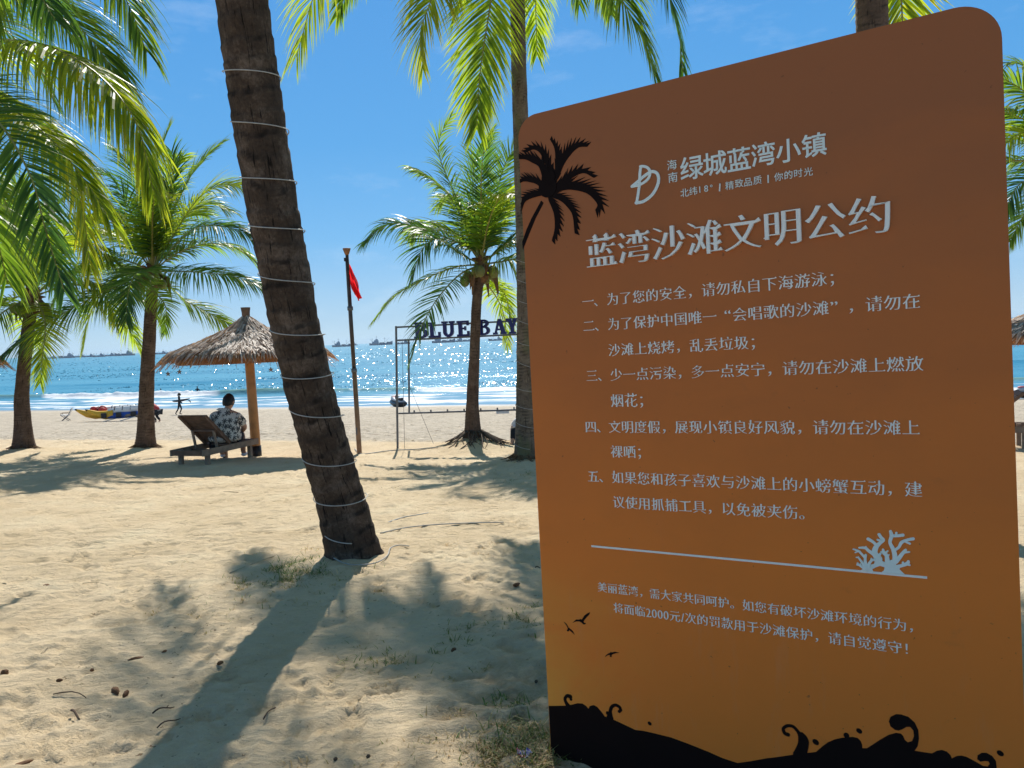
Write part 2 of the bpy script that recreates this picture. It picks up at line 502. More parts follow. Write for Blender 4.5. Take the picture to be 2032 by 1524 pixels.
def make_sand():
    xs = axis([(-260, -120, 10), (-120, -60, 4), (-60, -20, 1.0), (-20, -8, .12), (-8, -3.4, .035), (-3.4, 1.6, .0165), (1.6, 4, .05), (4, 12, .15), (12, 40, 1.2), (40, 120, 6)])
    ys = axis([(-60, -10, 8), (-10, 0, .7), (0, 2.2, .12), (2.2, 4.2, .0135), (4.2, 7, .023), (7, 11, .042), (11, 19, .07), (19, 36, .16), (36, 70, .4), (70, 110, 1.5), (110, 200, 10)])
    X, Y = np.meshgrid(xs, ys)
    Z = ground_np(X, Y)
    near = np.clip((40 - Y) / 20, 0, 1)
    s = Y + .33 * X
    # broad unevenness, trampled hollows and fine ripples
    Z += .017 * fbm(X / 2.2, Y / 1.6, 3, 3) * np.clip(s / 6, .4, 1)
    Z += .009 * fbm(X / .42, Y / .30, 11, 3) * np.clip((60 - s) / 20, 0, 1)
    Z += .012 * fbm(X / .13, Y / .075, 29, 3) * near
    Z += .009 * (1 - 3 * np.abs(fbm(X / .26, Y / .12, 57, 4))) * near
    r = 1 - np.abs(fbm(X / .55 + .6 * fbm(X, Y, 5, 2), Y / .30, 41, 3)) * 2
    Z += .005 * r * np.clip((55 - s) / 15, 0, 1)
    rng = np.random.default_rng(5)
    def stamp(cx, cy, ang, a, b, depth, tread=0):
        i0, i1 = np.searchsorted(ys, cy - a * 1.8), np.searchsorted(ys, cy + a * 1.8)
        j0, j1 = np.searchsorted(xs, cx - a * 1.8), np.searchsorted(xs, cx + a * 1.8)
        if i1 - i0 < 2 or j1 - j0 < 2: return
        x = X[i0:i1, j0:j1] - cx; y = Y[i0:i1, j0:j1] - cy
        u = (x * math.cos(ang) + y * math.sin(ang)) / a; v = (-x * math.sin(ang) + y * math.cos(ang)) / b
        q = u * u + v * v
        h = -depth * np.exp(-q ** 3 * 1.0) + depth * .45 * np.exp(-((np.sqrt(q) - 1.25) ** 2) / .06)
        if tread:
            h = h * .5 + np.where(q < 1, tread * np.sin(u * a * 2 * math.pi / .042), 0)
        Z[i0:i1, j0:j1] += h
    for k in range(5200):
        y = 2.2 + 16 * rng.random() ** 1.15
        x = (rng.random() * 1.55 - 1.0) * (y * .72 + .4)
        stamp(x, y, rng.normal(.5 if rng.random() < .6 else 2.0, .5), .10 + .05 * rng.random(), .04 + .02 * rng.random(), .003 + .008 * rng.random() ** 2)
    for k in range(1500):
        y = 18 + 34 * rng.random(); x = -y * .7 + rng.random() * y * .95
        stamp(x, y, rng.normal(.3, .7), .22 + .15 * rng.random(), .12 + .06 * rng.random(), .03 + .03 * rng.random())
    for k in range(240):                                        # fresh shoe prints in short runs
        if k % 6 == 0:
            y0 = 2.4 + 9 * rng.random(); x0 = (rng.random() * 1.35 - .98) * (y0 * .66 + .2); dirn = rng.normal(1.2, .8)
        st = (k % 6) * .42; sd = .07 * (1 if k % 2 else -1)
        cx = x0 + math.cos(dirn) * st - math.sin(dirn) * sd; cy = y0 + math.sin(dirn) * st + math.cos(dirn) * sd
        for q_, (a_, b_) in ((.055, (.085, .046)), (-.085, (.045, .036))):
            stamp(cx + math.cos(dirn) * q_, cy + math.sin(dirn) * q_, dirn + rng.normal(0, .1), a_, b_, .013 + .006 * rng.random(), .0035 if rng.random() < .4 else 0)
    for (px, py, an, L) in [(90, 1480, .5, .2), (60, 1440, .35, .22), (250, 1475, .3, .17), (740, 1385, .5, .17), (560, 1395, .6, .16), (400, 1420, .4, .14),
                            (240, 1240, .3, .15), (640, 1445, .2, .18), (420, 1350, .9, .13), (160, 1505, .2, .17), (770, 1365, .4, .13)]:
        g = G(px, py); stamp(g.x, g.y, an, L, L * .4, .012, .007)
    V = np.stack([X, Y, Z], -1).reshape(-1, 3)
    ny, nx = X.shape
    I = np.arange(ny * nx).reshape(ny, nx)
    Q = np.stack([I[:-1, :-1], I[:-1, 1:], I[1:, 1:], I[1:, :-1]], -1).reshape(-1, 4)
    a = N('sand')
    c = a.coord()
    sp = a.n('SeparateXYZ'); a.set(sp.inputs[0], c)
    sv = a.math('ADD', sp.outputs[1], a.math('MULTIPLY', sp.outputs[0], .33))
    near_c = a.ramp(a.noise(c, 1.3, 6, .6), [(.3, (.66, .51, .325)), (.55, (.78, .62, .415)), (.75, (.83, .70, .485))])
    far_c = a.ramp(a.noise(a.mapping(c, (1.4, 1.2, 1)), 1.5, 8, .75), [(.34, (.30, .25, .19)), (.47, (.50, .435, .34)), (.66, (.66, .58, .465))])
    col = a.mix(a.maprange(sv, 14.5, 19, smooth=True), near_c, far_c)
    # bits of husk and dry leaf mixed into the sand
    sc = a.maprange(a.noise(c, 34, 3, .6), .645, .69)
    patch = a.maprange(a.noise(c, .9, 4, .6), .48, .66)
    col = a.mix(a.math('MULTIPLY', sc, a.math('MULTIPLY_ADD', patch, .7, .28)), col, (.16, .095, .05))
    # brown soil and litter near the foot of the sign
    dv = a.vmath('SUBTRACT', c, (.02, 2.95, 0)); ds = a.n('VectorMath', operation='LENGTH'); a.set(ds.inputs[0], a.vmath('MULTIPLY', dv, (1.6, 1.3, 0)))
    soil = a.math('MULTIPLY', a.maprange(ds.outputs['Value'], 1.0, .15), a.maprange(a.noise(c, 9, 5, .7), .42, .62))
    col = a.mix(a.math('MULTIPLY', soil, .75), col, (.24, .14, .065))
    wet = a.maprange(a.math('ADD', sv, a.math('MULTIPLY', a.noise(c, .15, 3), 5)), 67.5, 70.5, smooth=True)
    col = a.mix(wet, col, (.30, .25, .18))
    grain = a.noise(c, 170, 3, .8)
    col = a.mix(a.maprange(grain, .3, .7, 0, .24), col, (.30, .22, .13))
    col = a.mix(a.maprange(a.noise(a.mapping(c, (.8, 1.6, 1)), 11, 6, .7), .54, .76, 0, .26), col, (.36, .27, .17))
    h = a.math('ADD', a.math('MULTIPLY', a.noise(a.mapping(c, (.7, 1.3, 1)), 22, 8, .75), .062), a.math('MULTIPLY', grain, .010))
    h = a.math('ADD', h, a.math('MULTIPLY', a.noise(a.mapping(c, (1, 2.2, 1)), 3.2, 4, .6), a.maprange(sv, 14, 22, .012, .24)))
    nm = a.bump(h, a.maprange(sv, 60, 72, .75, .0), 1.0)
    rg = a.math('SUBTRACT', .92, a.math('MULTIPLY', wet, .62))
    mat = a.done(a.pr(col, rg, nm, 0, a.math('MULTIPLY_ADD', wet, .4, .12)))
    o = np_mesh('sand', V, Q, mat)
    tag(o, kind='structure')
make_sand()

# ------------------------------------------------------------------ sea
def make_sea():
    s_ax = axis([(58, 66, 2), (66, 84, .22), (84, 104, .16), (104, 130, .5), (130, 220, 2), (220, 600, 12), (600, 2000, 80), (2000, 8000, 600)])
    x_near = axis([(-150, -100, 1.2), (-100, 20, .3), (20, 110, 1.0)])
    x_all = np.concatenate([axis([(-9000, -2000, 1000), (-2000, -600, 200), (-600, -150, 30)])[:-1], x_near, axis([(110, 600, 30), (600, 2000, 200), (2000, 9000, 1000)])[1:]])
    X, Sv = np.meshgrid(x_all, s_ax)
    far = np.clip((Sv - 200) / 400, 0, 1)
    Y = Sv - .33 * X * (1 - far)
    Z = np.full_like(X, SEA_Z)
    amp = np.clip((Sv - 70) / 40, .05, 1) * np.clip((900 - Sv) / 600, 0, 1)
    Z += amp * (.16 * fbm(X / 14, Sv / 5, 61, 3) + .10 * fbm(X / 3., Sv / 1.8, 71, 3) * np.clip((140 - Sv) / 40, 0, 1))
    # rolling breaker about 92 m out, broken along some of its length
    ctr = 92 + 2.2 * vnoise(X / 25, X * 0 + .3, 81) * 2 + 1.5 * vnoise(X / 7, X * 0 + 2, 82)
    d = Sv - ctr
    prof = np.where(d < 0, np.exp(-(d / .95) ** 2), np.exp(-(d / 2.6) ** 2))
    pxs = 1016 + X / np.maximum(Y, 1) * FPX
    hgt = .62 + .25 * vnoise(X / 9, X * 0 + 5, 83)
    brk = np.clip((pxs - 70) / 35, 0, 1) * np.clip((450 - pxs) / 50, 0, 1)
    brk = np.maximum(brk, .75 * np.clip((800 - pxs) / -60, 0, 1) * np.clip((1200 - pxs) / 60, 0, 1))
    brk = np.maximum(brk, .45 * np.exp(-((pxs - 705) / 20) ** 2))
    hgt = hgt * np.where(pxs > 600, .62, 1)
    lump = fbm(X / .9, Sv / .8, 91, 3)
    Z += hgt * prof * (1 + .35 * brk * lump)
    Z += .3 * np.exp(-((Sv - 128 - 3 * vnoise(X / 40, X * 0, 7)) / 3.) ** 2)
    # foam mask
    n1 = fbm(X / 2.2, Sv / .9, 101, 4); n2 = fbm(X / 6, Sv / 1.4, 111, 4)
    foam = brk * np.clip(1.3 - np.abs(d + .7) / 1.5 + n1 * .8, 0, 1)
    foam = np.maximum(foam, brk * np.clip((-d) / 1.2, 0, 1) * np.clip((10 + d) / 9, 0, 1) * np.clip(.42 + n2 * 2.0, 0, 1))
    for c0, wd, st in ((81.5, .9, 1.), (77.2, .7, .85), (74.2, .45, .9), (85.5, .6, .6)):
        cc = c0 + 3.2 * vnoise(X / 17, X * 0 + c0, 121) + .8 * vnoise(X / 4, X * 0 + c0, 122)
        foam = np.maximum(foam, st * np.clip(1.1 - np.abs(Sv - cc) / wd + n1 * 1.5, 0, 1) * np.clip(.75 + 2.2 * vnoise(X / 13, X * 0 + c0, 123), 0, 1))
        Z += .07 * np.exp(-((Sv - cc) / .8) ** 2)
    foam = np.maximum(foam, np.clip(.22 + n2 * 1.3, 0, .7) * np.clip((90 - Sv) / 4, 0, 1) * np.clip((Sv - 72) / 3, 0, 1))
    Z += foam * .06 * (lump + .5) * np.clip((200 - Sv) / 50, 0, 1)
    face = prof * np.where(d < 0, 1, .5) * (1 - np.clip(foam, 0, 1)) * np.clip((150 - Sv) / 20, 0, 1)
    V = np.stack([X, Y, Z], -1).reshape(-1, 3)
    ny, nx = X.shape
    I = np.arange(ny * nx).reshape(ny, nx)
    Q = np.stack([I[:-1, :-1], I[:-1, 1:], I[1:, 1:], I[1:, :-1]], -1).reshape(-1, 4)
    # wavelets added and tilted for sun glitter: little ridges with a face towards the land and one towards the sea
    rng = np.random.default_rng(77); n = 30000
    q = rng.random(n); wy = 1 / (1 / 1400. + q * (1 / 92. - 1 / 1400.))
    wx = (rng.random(n) * 1.75 - .95) * wy * .72
    keep = (wy + .33 * wx > 95) & (vnoise(wx / 40, wy / 25, 5) + vnoise(wx / 9, wy / 5, 6) * .7 > .03)
    wx, wy = wx[keep], wy[keep]; n = len(wx)
    sz = np.clip(wy / 620, .15, 1.3) * rng.uniform(.4, 1.2, n)
    hh = np.minimum(sz * .30, .5) * rng.uniform(.5, 1.2, n)
    slope = np.radians(rng.normal(18, 9, n)).clip(.12, .7); dp = hh / np.tan(slope); az = rng.normal(0, .62, n)
    ux, uy = np.cos(az), np.sin(az); vx, vy = -np.sin(az), np.cos(az)
    wz = SEA_Z + .02
    pt = lambda u, v, z: np.stack([wx + ux * u + vx * v, wy + uy * u + vy * v, wz + z + 0 * wx], 1)
    W = np.stack([pt(-sz * .6, -dp, -.12), pt(sz * .6, -dp, -.12), pt(sz * .38, 0 * dp, hh), pt(-sz * .38, 0 * dp, hh), pt(sz * .6, dp * 1.6, -.12), pt(-sz * .6, dp * 1.6, -.12)], 1)
    J = len(V) + np.arange(n * 6).reshape(n, 6)
    V = np.concatenate([V, W.reshape(-1, 3)])
    Q = np.concatenate([Q, J[:, [0, 1, 2, 3]], J[:, [3, 2, 4, 5]]])
    foam = np.concatenate([foam.ravel(), np.zeros(n * 6)]); face = np.concatenate([face.ravel(), np.zeros(n * 6)]); chop = np.concatenate([np.ones(ny * nx), np.full(n * 6, .25)])
    a = N('sea water')
    c = a.coord()
    sp = a.n('SeparateXYZ'); a.set(sp.inputs[0], c)
    sv = a.math('ADD', sp.outputs[1], a.math('MULTIPLY', sp.outputs[0], .33))
    deep = a.ramp(a.noise(a.mapping(c, (.6, 3.2, 1)), .012, 5, .6), [(.35, (.032, .215, .335)), (.65, (.06, .285, .41))])
    col = a.mix(a.maprange(sv, 96, 74), deep, (.16, .31, .42))
    col = a.mix(a.math('MULTIPLY', a.attr('face'), .8), col, (.22, .36, .24))
    ch = a.noise(a.mapping(c, (.8, 1.6, 1)), .55, 6, .62)
    ch2 = a.noise(a.mapping(c, (1, 1.7, 1)), .10, 4, .6)
    h = a.math('ADD', a.math('MULTIPLY', ch, .55), a.math('MULTIPLY', ch2, 1.6))
    nm = a.bump(h, a.math('MULTIPLY', a.maprange(sv, 72, 95, .12, .42), a.attr('chop')), 1.0)
    df = a.n('BsdfDiffuse'); a.set(df.inputs['Color'], col); a.set(df.inputs['Normal'], nm)
    gl = a.n('BsdfGlossy'); a.set(gl.inputs['Roughness'], .14); a.set(gl.inputs['Normal'], nm); a.set(gl.inputs['Color'], (1, 1, 1))
    fn = a.n('Fresnel'); a.set(fn.inputs['IOR'], 1.33); a.set(fn.inputs['Normal'], nm)
    wm = a.n('MixShader'); a.set(wm.inputs[0], a.math('MINIMUM', fn.outputs[0], .30)); a.t.links.new(df.outputs[0], wm.inputs[1]); a.t.links.new(gl.outputs[0], wm.inputs[2])
    water = wm.outputs[0]
    fp = a.pr(a.ramp(a.noise(c, 2.5, 5, .7), [(.3, (.68, .72, .76)), (.65, (.90, .92, .93))]), .8, a.bump(a.noise(c, 3, 5, .7), .3, .2))
    ft = a.n('BsdfTranslucent'); a.set(ft.inputs['Color'], (.9, .92, .93))
    fm = a.n('MixShader', n_0=.12); a.t.links.new(fp, fm.inputs[1]); a.t.links.new(ft.outputs[0], fm.inputs[2]); fo = fm.outputs[0]
    mx = a.n('MixShader'); a.set(mx.inputs[0], a.maprange(a.attr('foam'), .25, .62)); a.t.links.new(water, mx.inputs[1]); a.t.links.new(fo, mx.inputs[2])
    o = np_mesh('sea', V, Q, a.done(mx.outputs[0]), attrs={'foam': foam.ravel(), 'face': face.ravel(), 'chop': chop})
    tag(o, kind='structure')
make_sea()

# ------------------------------------------------------------------ notice board
def tocam(px, py): return Vector(((px - 1016), (762 - py), FPX))
def c2w(v): return CR * v.x + CU * v.y + fw * v.z
bu = -c2w(Vector((-2388, -79, 1526))).normalized()          # along the board, to the right
bv = -c2w(Vector((2324, -44938, 1526))).normalized()        # up the board
bv = (bv - bu * bv.dot(bu)).normalized()
bn = bu.cross(bv)                                           # towards the reader
B0 = G(1093, 1545)
B0 = CAM + ray(1093, 1545) * (2.72 / ray(1093, 1545).y)
def B(px, py):
    r = ray(px, py)
    t = (B0 - CAM).dot(bn) / r.dot(bn)
    q = CAM + r * t - B0
    return (q.dot(bu), q.dot(bv))
board = empty('notice_board', B0, 'tall brown and orange notice board with rounded top corners and pale Chinese lettering', 'notice board')
board.matrix_world = Matrix(((bu.x, bv.x, bn.x, B0.x), (bu.y, bv.y, bn.y, B0.y), (bu.z, bv.z, bn.z, B0.z), (0, 0, 0, 1)))

def make_board():
    u0 = (B(1034, 350)[0] + B(1087, 1400)[0]) / 2
    u1 = (B(2003.5, 470)[0] + B(2030, 1400)[0]) / 2
    vt = (B(1100, 216)[1] + B(1850, 27)[1]) / 2
    vb = -.12
    rad = .105; rl = .075
    pts = [(u0, vb), (u1, vb)]
    for k in range(13):
        t = k / 12 * math.pi / 2; pts.append((u1 - rad + rad * math.cos(t), vt - rad + rad * math.sin(t)))
    for k in range(13):
        t = math.pi / 2 + k / 12 * math.pi / 2; pts.append((u0 + rl + rl * math.cos(t), vt - rl + rl * math.sin(t)))
    a = N('printed board face')
    c = a.coord()
    sp = a.n('SeparateXYZ'); a.set(sp.inputs[0], c)
    g = a.maprange(sp.outputs[1], .15, vt)
    cl = a.noise(a.mapping(c, (1, 1.8, 1)), 2.3, 4, .55, dist=.5)
    base = a.ramp(a.math('ADD', g, a.math('MULTIPLY', a.math('SUBTRACT', cl, .5), .22)),
                  [(.05, (.86, .222, .032)), (.3, (.84, .215, .032)), (.6, (.58, .158, .034)), (.9, (.38, .122, .040))])
    ed = a.math('MULTIPLY', a.maprange(sp.outputs[0], .45, .02), a.maprange(sp.outputs[1], .85, .45))
    base = a.mix(a.math('MULTIPLY', ed, a.maprange(cl, .38, .66)), base, (.86, .36, .055))
    dirt = a.maprange(a.noise(c, 9, 6, .7), .62, .8, 0, .18)
    base = a.mix(dirt, base, (.12, .07, .04))
    dust = a.math('MULTIPLY', a.maprange(a.noise(a.mapping(c, (5, .8, 1)), 3, 6, .75), .55, .8), a.maprange(sp.outputs[1], 1.1, .1, 0, .25))
    base = a.mix(dust, base, (.55, .40, .26))
    spk = a.maprange(a.noise(c, 55, 2, .5), .73, .76, 0, .5)
    base = a.mix(spk, base, (.10, .05, .025))
    face = a.done(a.pr(base, .5, a.bump(a.noise(c, 60, 2), .03, .01), 0, .2))
    side = simple('board edge metal', (.035, .035, .04), .4, .2)
    mb = MB(); mb.poly(pts, -.10, 0.0)
    n = len(pts)
    mb.m = [0 if len(f) == 3 and all(i < n for i in f) else 1 for f in mb.f]
    mb.build('panel', [face, side], board)
    return u0, u1, vt
BU0, BU1, BVT = make_board()
M['letter'] = simple('pale sign lettering', (.93, .87, .76), .5, .03)
M['letter_logo'] = simple('mint sign lettering', (.82, .85, .76), .5, .03)
M['print_dark'] = simple('dark brown print', (.012, .006, .005), .75, .1, spec=.08)

_tc = bpy.data.curves.new('glyph', 'FONT'); _tc.resolution_u = 3
_to = bpy.data.objects.new('glyph', _tc); COL.objects.link(_to)
_gc = {}
def glyph(ch, style):
    """2D outline of one character as (verts, faces); 'song' turns it into a high contrast text face with wedge ends"""
    key = (ch, style)
    if key in _gc: return _gc[key]
    _tc.body = ch
    dg = bpy.context.evaluated_depsgraph_get(); dg.update()
    me = bpy.data.meshes.new_from_object(_to.evaluated_get(dg))
    v = np.array([tuple(q.co)[:2] for q in me.vertices]) if len(me.vertices) else np.zeros((0, 2))
    f = [tuple(p.vertices) for p in me.polygons]
    bpy.data.meshes.remove(me)
    # make every face counter-clockwise and weld coincident points
    key2 = {}; remap = []
    nv = []
    for q in v:
        k = (round(q[0], 4), round(q[1], 4))
        if k not in key2: key2[k] = len(nv); nv.append(k)
        remap.append(key2[k])
    v = np.array(nv) if nv else v
    ff = []
    for t in f:
        t = [remap[i] for i in t]
        if len(set(t)) < 3: continue
        ar = sum(v[t[i]][0] * v[t[(i + 1) % len(t)]][1] - v[t[(i + 1) % len(t)]][0] * v[t[i]][1] for i in range(len(t)))
        ff.append(tuple(t) if ar > 0 else tuple(t)[::-1])
    extra = []
    if style in ('song', 'title', 'bold') and len(v):
        ed = {}
        for t in ff:
            for i in range(len(t)): ed[(t[i], t[(i + 1) % len(t)])] = 1
        bd = [e for e in ed if (e[1], e[0]) not in ed]
        sy = np.zeros(len(v)); sx = np.zeros(len(v))
        for a, b in bd:
            d = v[b] - v[a]; L = np.hypot(*d)
            if L < 1e-6: continue
            nx, ny = d[1] / L, -d[0] / L
            for i in (a, b):
                if abs(ny) > abs(sy[i]): sy[i] = ny
                if abs(nx) > abs(sx[i]): sx[i] = nx
        th, wd = {'song': (.021, .009), 'title': (.022, .014), 'bold': (-.012, .012)}[style]
        for a, b in bd:
            d = v[b] - v[a]; L = np.hypot(*d)
            if style != 'bold' and d[1] > .055 and d[1] < .1 and abs(d[0]) < .012:
                x = v[a][0] + wd * .5; y = v[b][1] - th
                extra.append([(x - .13, y - .012), (x + .012, y - .022), (x - .03, y + .062)])
        v = v.copy(); v[:, 1] -= th * np.sign(sy) * (np.abs(sy) > .25) * np.abs(sy); v[:, 0] += wd * sx
    res = (v, ff, extra)
    _gc[key] = res
    return res

def put(mb, ch, cx, cy, em, z0, z1, style, latin=False, stretch=1.0):
    v, f, extra = glyph(ch, style)
    if not len(v): return
    ox, oy = (.5, .39)
    if ord(ch) < 0x2000 or latin:
        ox = (v[:, 0].min() + v[:, 0].max()) / 2
    q = [((p[0] - ox) * em * stretch + cx, (p[1] - oy) * em + cy) for p in v]
    n = len(q)
    ed = {}
    for t in f:
        for i in range(len(t)): ed[(t[i], t[(i + 1) % len(t)])] = 1
    fs = list(f) + [(a + n, b + n, b, a) for (a, b) in ed if (b, a) not in ed]
    mb.add([(x, y, z1) for x, y in q] + [(x, y, z0) for x, y in q], fs)
    for tr in extra:
        t = [((p[0] - ox) * em + cx, (p[1] - oy) * em + cy) for p in tr]
        mb.add([(x, y, z1 + .0006) for x, y in t] + [(x, y, z0) for x, y in t], [(0, 1, 2), (3, 4, 1, 0), (4, 5, 2, 1), (5, 3, 0, 2)])

def zz(ox, oy, sc): return lambda x, y: (ox + x / sc, oy + y / sc)
Z7 = zz(1100, 500, 2.54); Z8 = zz(1060, 1030, 2.0905); ZL = zz(1230, 240, 4.516)
def adv(ch): return .52 if ord(ch) < 128 and ch not in '/!' else (.34 if ch == '/' else 1.0)

def line(text, c0, c1, last, head=None, headc=None, emk=.98, z=(.0004, .0022), style='song', name='lettering'):
    """one line of characters between the measured centres of its first character and character number `last`"""
    a = B(*c0); b = B(*c1)
    pos = []; x = 0
    for ch in text:
        pos.append(x + adv(ch) / 2); x += adv(ch)
    k = (b[0] - a[0]) / (pos[last] - pos[0])
    vy = (a[1] + b[1]) / 2
    mb = MB()
    for ch, p in zip(text, pos):
        u = a[0] + (p - pos[0]) * k
        em = k * emk
        if ch in '“”':
            put(mb, ch, u + (.22 if ch == '“' else -.22) * k, vy, em * 1.15, *z, style, latin=True)
        elif ord(ch) < 128: put(mb, ch, u, vy, em * 1.1, *z, style, stretch=.88)
        else: put(mb, ch, u, vy, em, *z, style)
    if head:
        h = B(*headc)
        put(mb, head, h[0], vy, k * emk, *z, style)
        put(mb, '、', h[0] + k * .93, vy, k * emk, *z, style)
    return mb.build(name, M['letter'], board)

line('蓝湾沙滩文明公约', (1195, 496), (1727, 430), 7, z=(.0, .011), style='title', emk=1.0, name='heading')
line('为了您的安全，请勿私自下海游泳；', Z7(295, 232), Z7(1335, 141), 14, '一', Z7(170, 243))
line('为了保护中国唯一“会唱歌的沙滩”，请勿在', Z7(300, 362), Z7(1800, 247), 19, '二', Z7(175, 375))
line('沙滩上烧烤，乱丢垃圾；', Z7(303, 490), Z7(943, 460), 9)
line('少一点污染，多一点安宁，请勿在沙滩上燃放', Z7(313, 615), Z7(1815, 565), 19, '三', Z7(190, 625))
line('烟花；', Z7(318, 747), Z7(387, 747), 1)
line('文明度假，展现小镇良好风貌，请勿在沙滩上', Z7(305, 882), Z7(1797, 882), 19, '四', Z7(185, 880))
line('裸晒；', Z7(315, 1005), Z7(380, 1006), 1)
line('如果您和孩子喜欢与沙滩上的小螃蟹互动，建', Z7(320, 1135), Z7(1810, 1195), 19, '五', Z7(197, 1130))
line('议使用抓捕工具，以免被夹伤。', Z7(325, 1258), Z7(1190, 1312), 12)
line('美丽蓝湾，需大家共同呵护。如您有破坏沙滩环境的行为，', Z8(283, 282), Z8(1517, 437), 24)
line('将面临2000元/次的罚款用于沙滩保护，请自觉遵守！', Z8(350, 368), Z8(1432, 521), 23)

def chars(items, em_px, style, name, mat, z=(.0004, .0026)):
    mb = MB()
    for ch, x, y in items:
        p = B(*ZL(x, y)); q = B(*ZL(x, y + em_px))
        put(mb, ch, p[0], p[1], abs(q[1] - p[1]), *z, style)
    return mb.build(name, mat, board)
chars([('绿', 645, 418), ('城', 852, 378), ('蓝', 1068, 343), ('湾', 1285, 297), ('小', 1510, 262), ('镇', 1742, 215)], 225, 'bold', 'wordmark', M['letter_logo'])
chars([('海', 468, 393), ('南', 477, 505)], 98, 'plain', 'lettering', M['letter_logo'])
chars([('北', 582, 643), ('纬', 660, 628), ('1', 718, 612), ('8', 775, 603), ('°', 822, 600), ('精', 985, 578), ('致', 1070, 558), ('品', 1150, 546), ('质', 1235, 530),
       ('你', 1425, 500), ('的', 1512, 483), ('时', 1598, 468), ('光', 1690, 455)], 82, 'plain', 'lettering', M['letter_logo'])

def stroke(mb, zf, pts, wid, z0, z1, round_end=True):
    """a ribbon with rounded ends drawn on the board face through measured points; widths in the same pixels"""
    P2 = [Vector(B(*zf(x, y))) for x, y in pts]
    a = B(*zf(*pts[0])); b = B(*zf(pts[0][0], pts[0][1] + 10)); k = abs(a[1] - b[1]) / 10
    if not hasattr(wid, '__len__'): wid = [wid] * len(pts)
    # smooth
    Q = []; W = []
    n = len(P2)
    for i in range(n - 1):
        p0, p1, p2, p3 = P2[max(i - 1, 0)], P2[i], P2[i + 1], P2[min(i + 2, n - 1)]
        for j in range(6):
            t = j / 6
            Q.append(.5 * ((2 * p1) + (p2 - p0) * t + (2 * p0 - 5 * p1 + 4 * p2 - p3) * t * t + (3 * p1 - p0 - 3 * p2 + p3) * t ** 3))
            W.append((wid[i] * (1 - t) + wid[i + 1] * t) * k / 2)
    Q.append(P2[-1]); W.append(wid[-1] * k / 2)
    L = []; Rr = []
    for i in range(len(Q)):
        t = (Q[min(i + 1, len(Q) - 1)] - Q[max(i - 1, 0)]).normalized()
        nn = Vector((-t.y, t.x)); L.append(Q[i] + nn * W[i]); Rr.append(Q[i] - nn * W[i])
    m = len(Q)
    vs = [(p.x, p.y, z1) for p in Rr] + [(p.x, p.y, z1) for p in L] + [(p.x, p.y, z0) for p in Rr] + [(p.x, p.y, z0) for p in L]
    fs = []
    for i in range(m - 1):
        fs += [(i, i + 1, m + i + 1, m + i), (2 * m + i, 2 * m + i + 1, i + 1, i), (m + i, m + i + 1, 3 * m + i + 1, 3 * m + i)]
    mb.add(vs, fs)
    if round_end:
        for q, r in ((Q[0], W[0]), (Q[-1], W[-1])):
            disc(mb, q, r, z0, z1 + .0003)

def disc(mb, q, r, z0, z1, seg=14, sy=1.0, rot=0):
    pts = []
    for k in range(seg):
        a = 2 * math.pi * k / seg
        x, y = r * math.cos(a), r * sy * math.sin(a)
        pts.append((q[0] + x * math.cos(rot) - y * math.sin(rot), q[1] + x * math.sin(rot) + y * math.cos(rot)))
    mb.poly(pts, z0, z1)

def logo():
    mb = MB(); z0, z1 = .0004, .0026
    stroke(mb, ZL, [(152, 738), (168, 640), (178, 560), (182, 470), (190, 412)], 26, z0, z1)
    stroke(mb, ZL, [(148, 735), (215, 722), (290, 665), (335, 590), (350, 525), (338, 475), (305, 455), (270, 462), (215, 500), (160, 548), (112, 588)], 27, z0, z1 + .0007)
    stroke(mb, ZL, [(112, 588), (175, 575), (230, 545), (265, 505), (272, 455), (250, 420), (212, 408), (188, 410)], 24, z0, z1 + .0014)
    mb.build('logo', M['letter_logo'], board)
    mb = MB()
    for x0, y0, x1, y1 in ((899, 562, 895, 632), (1330, 485, 1331, 557)):
        stroke(mb, ZL, [(x0, y0), (x1, y1)], 11, z0, z1, False)
    mb.build('divider', M['letter_logo'], board)
logo()

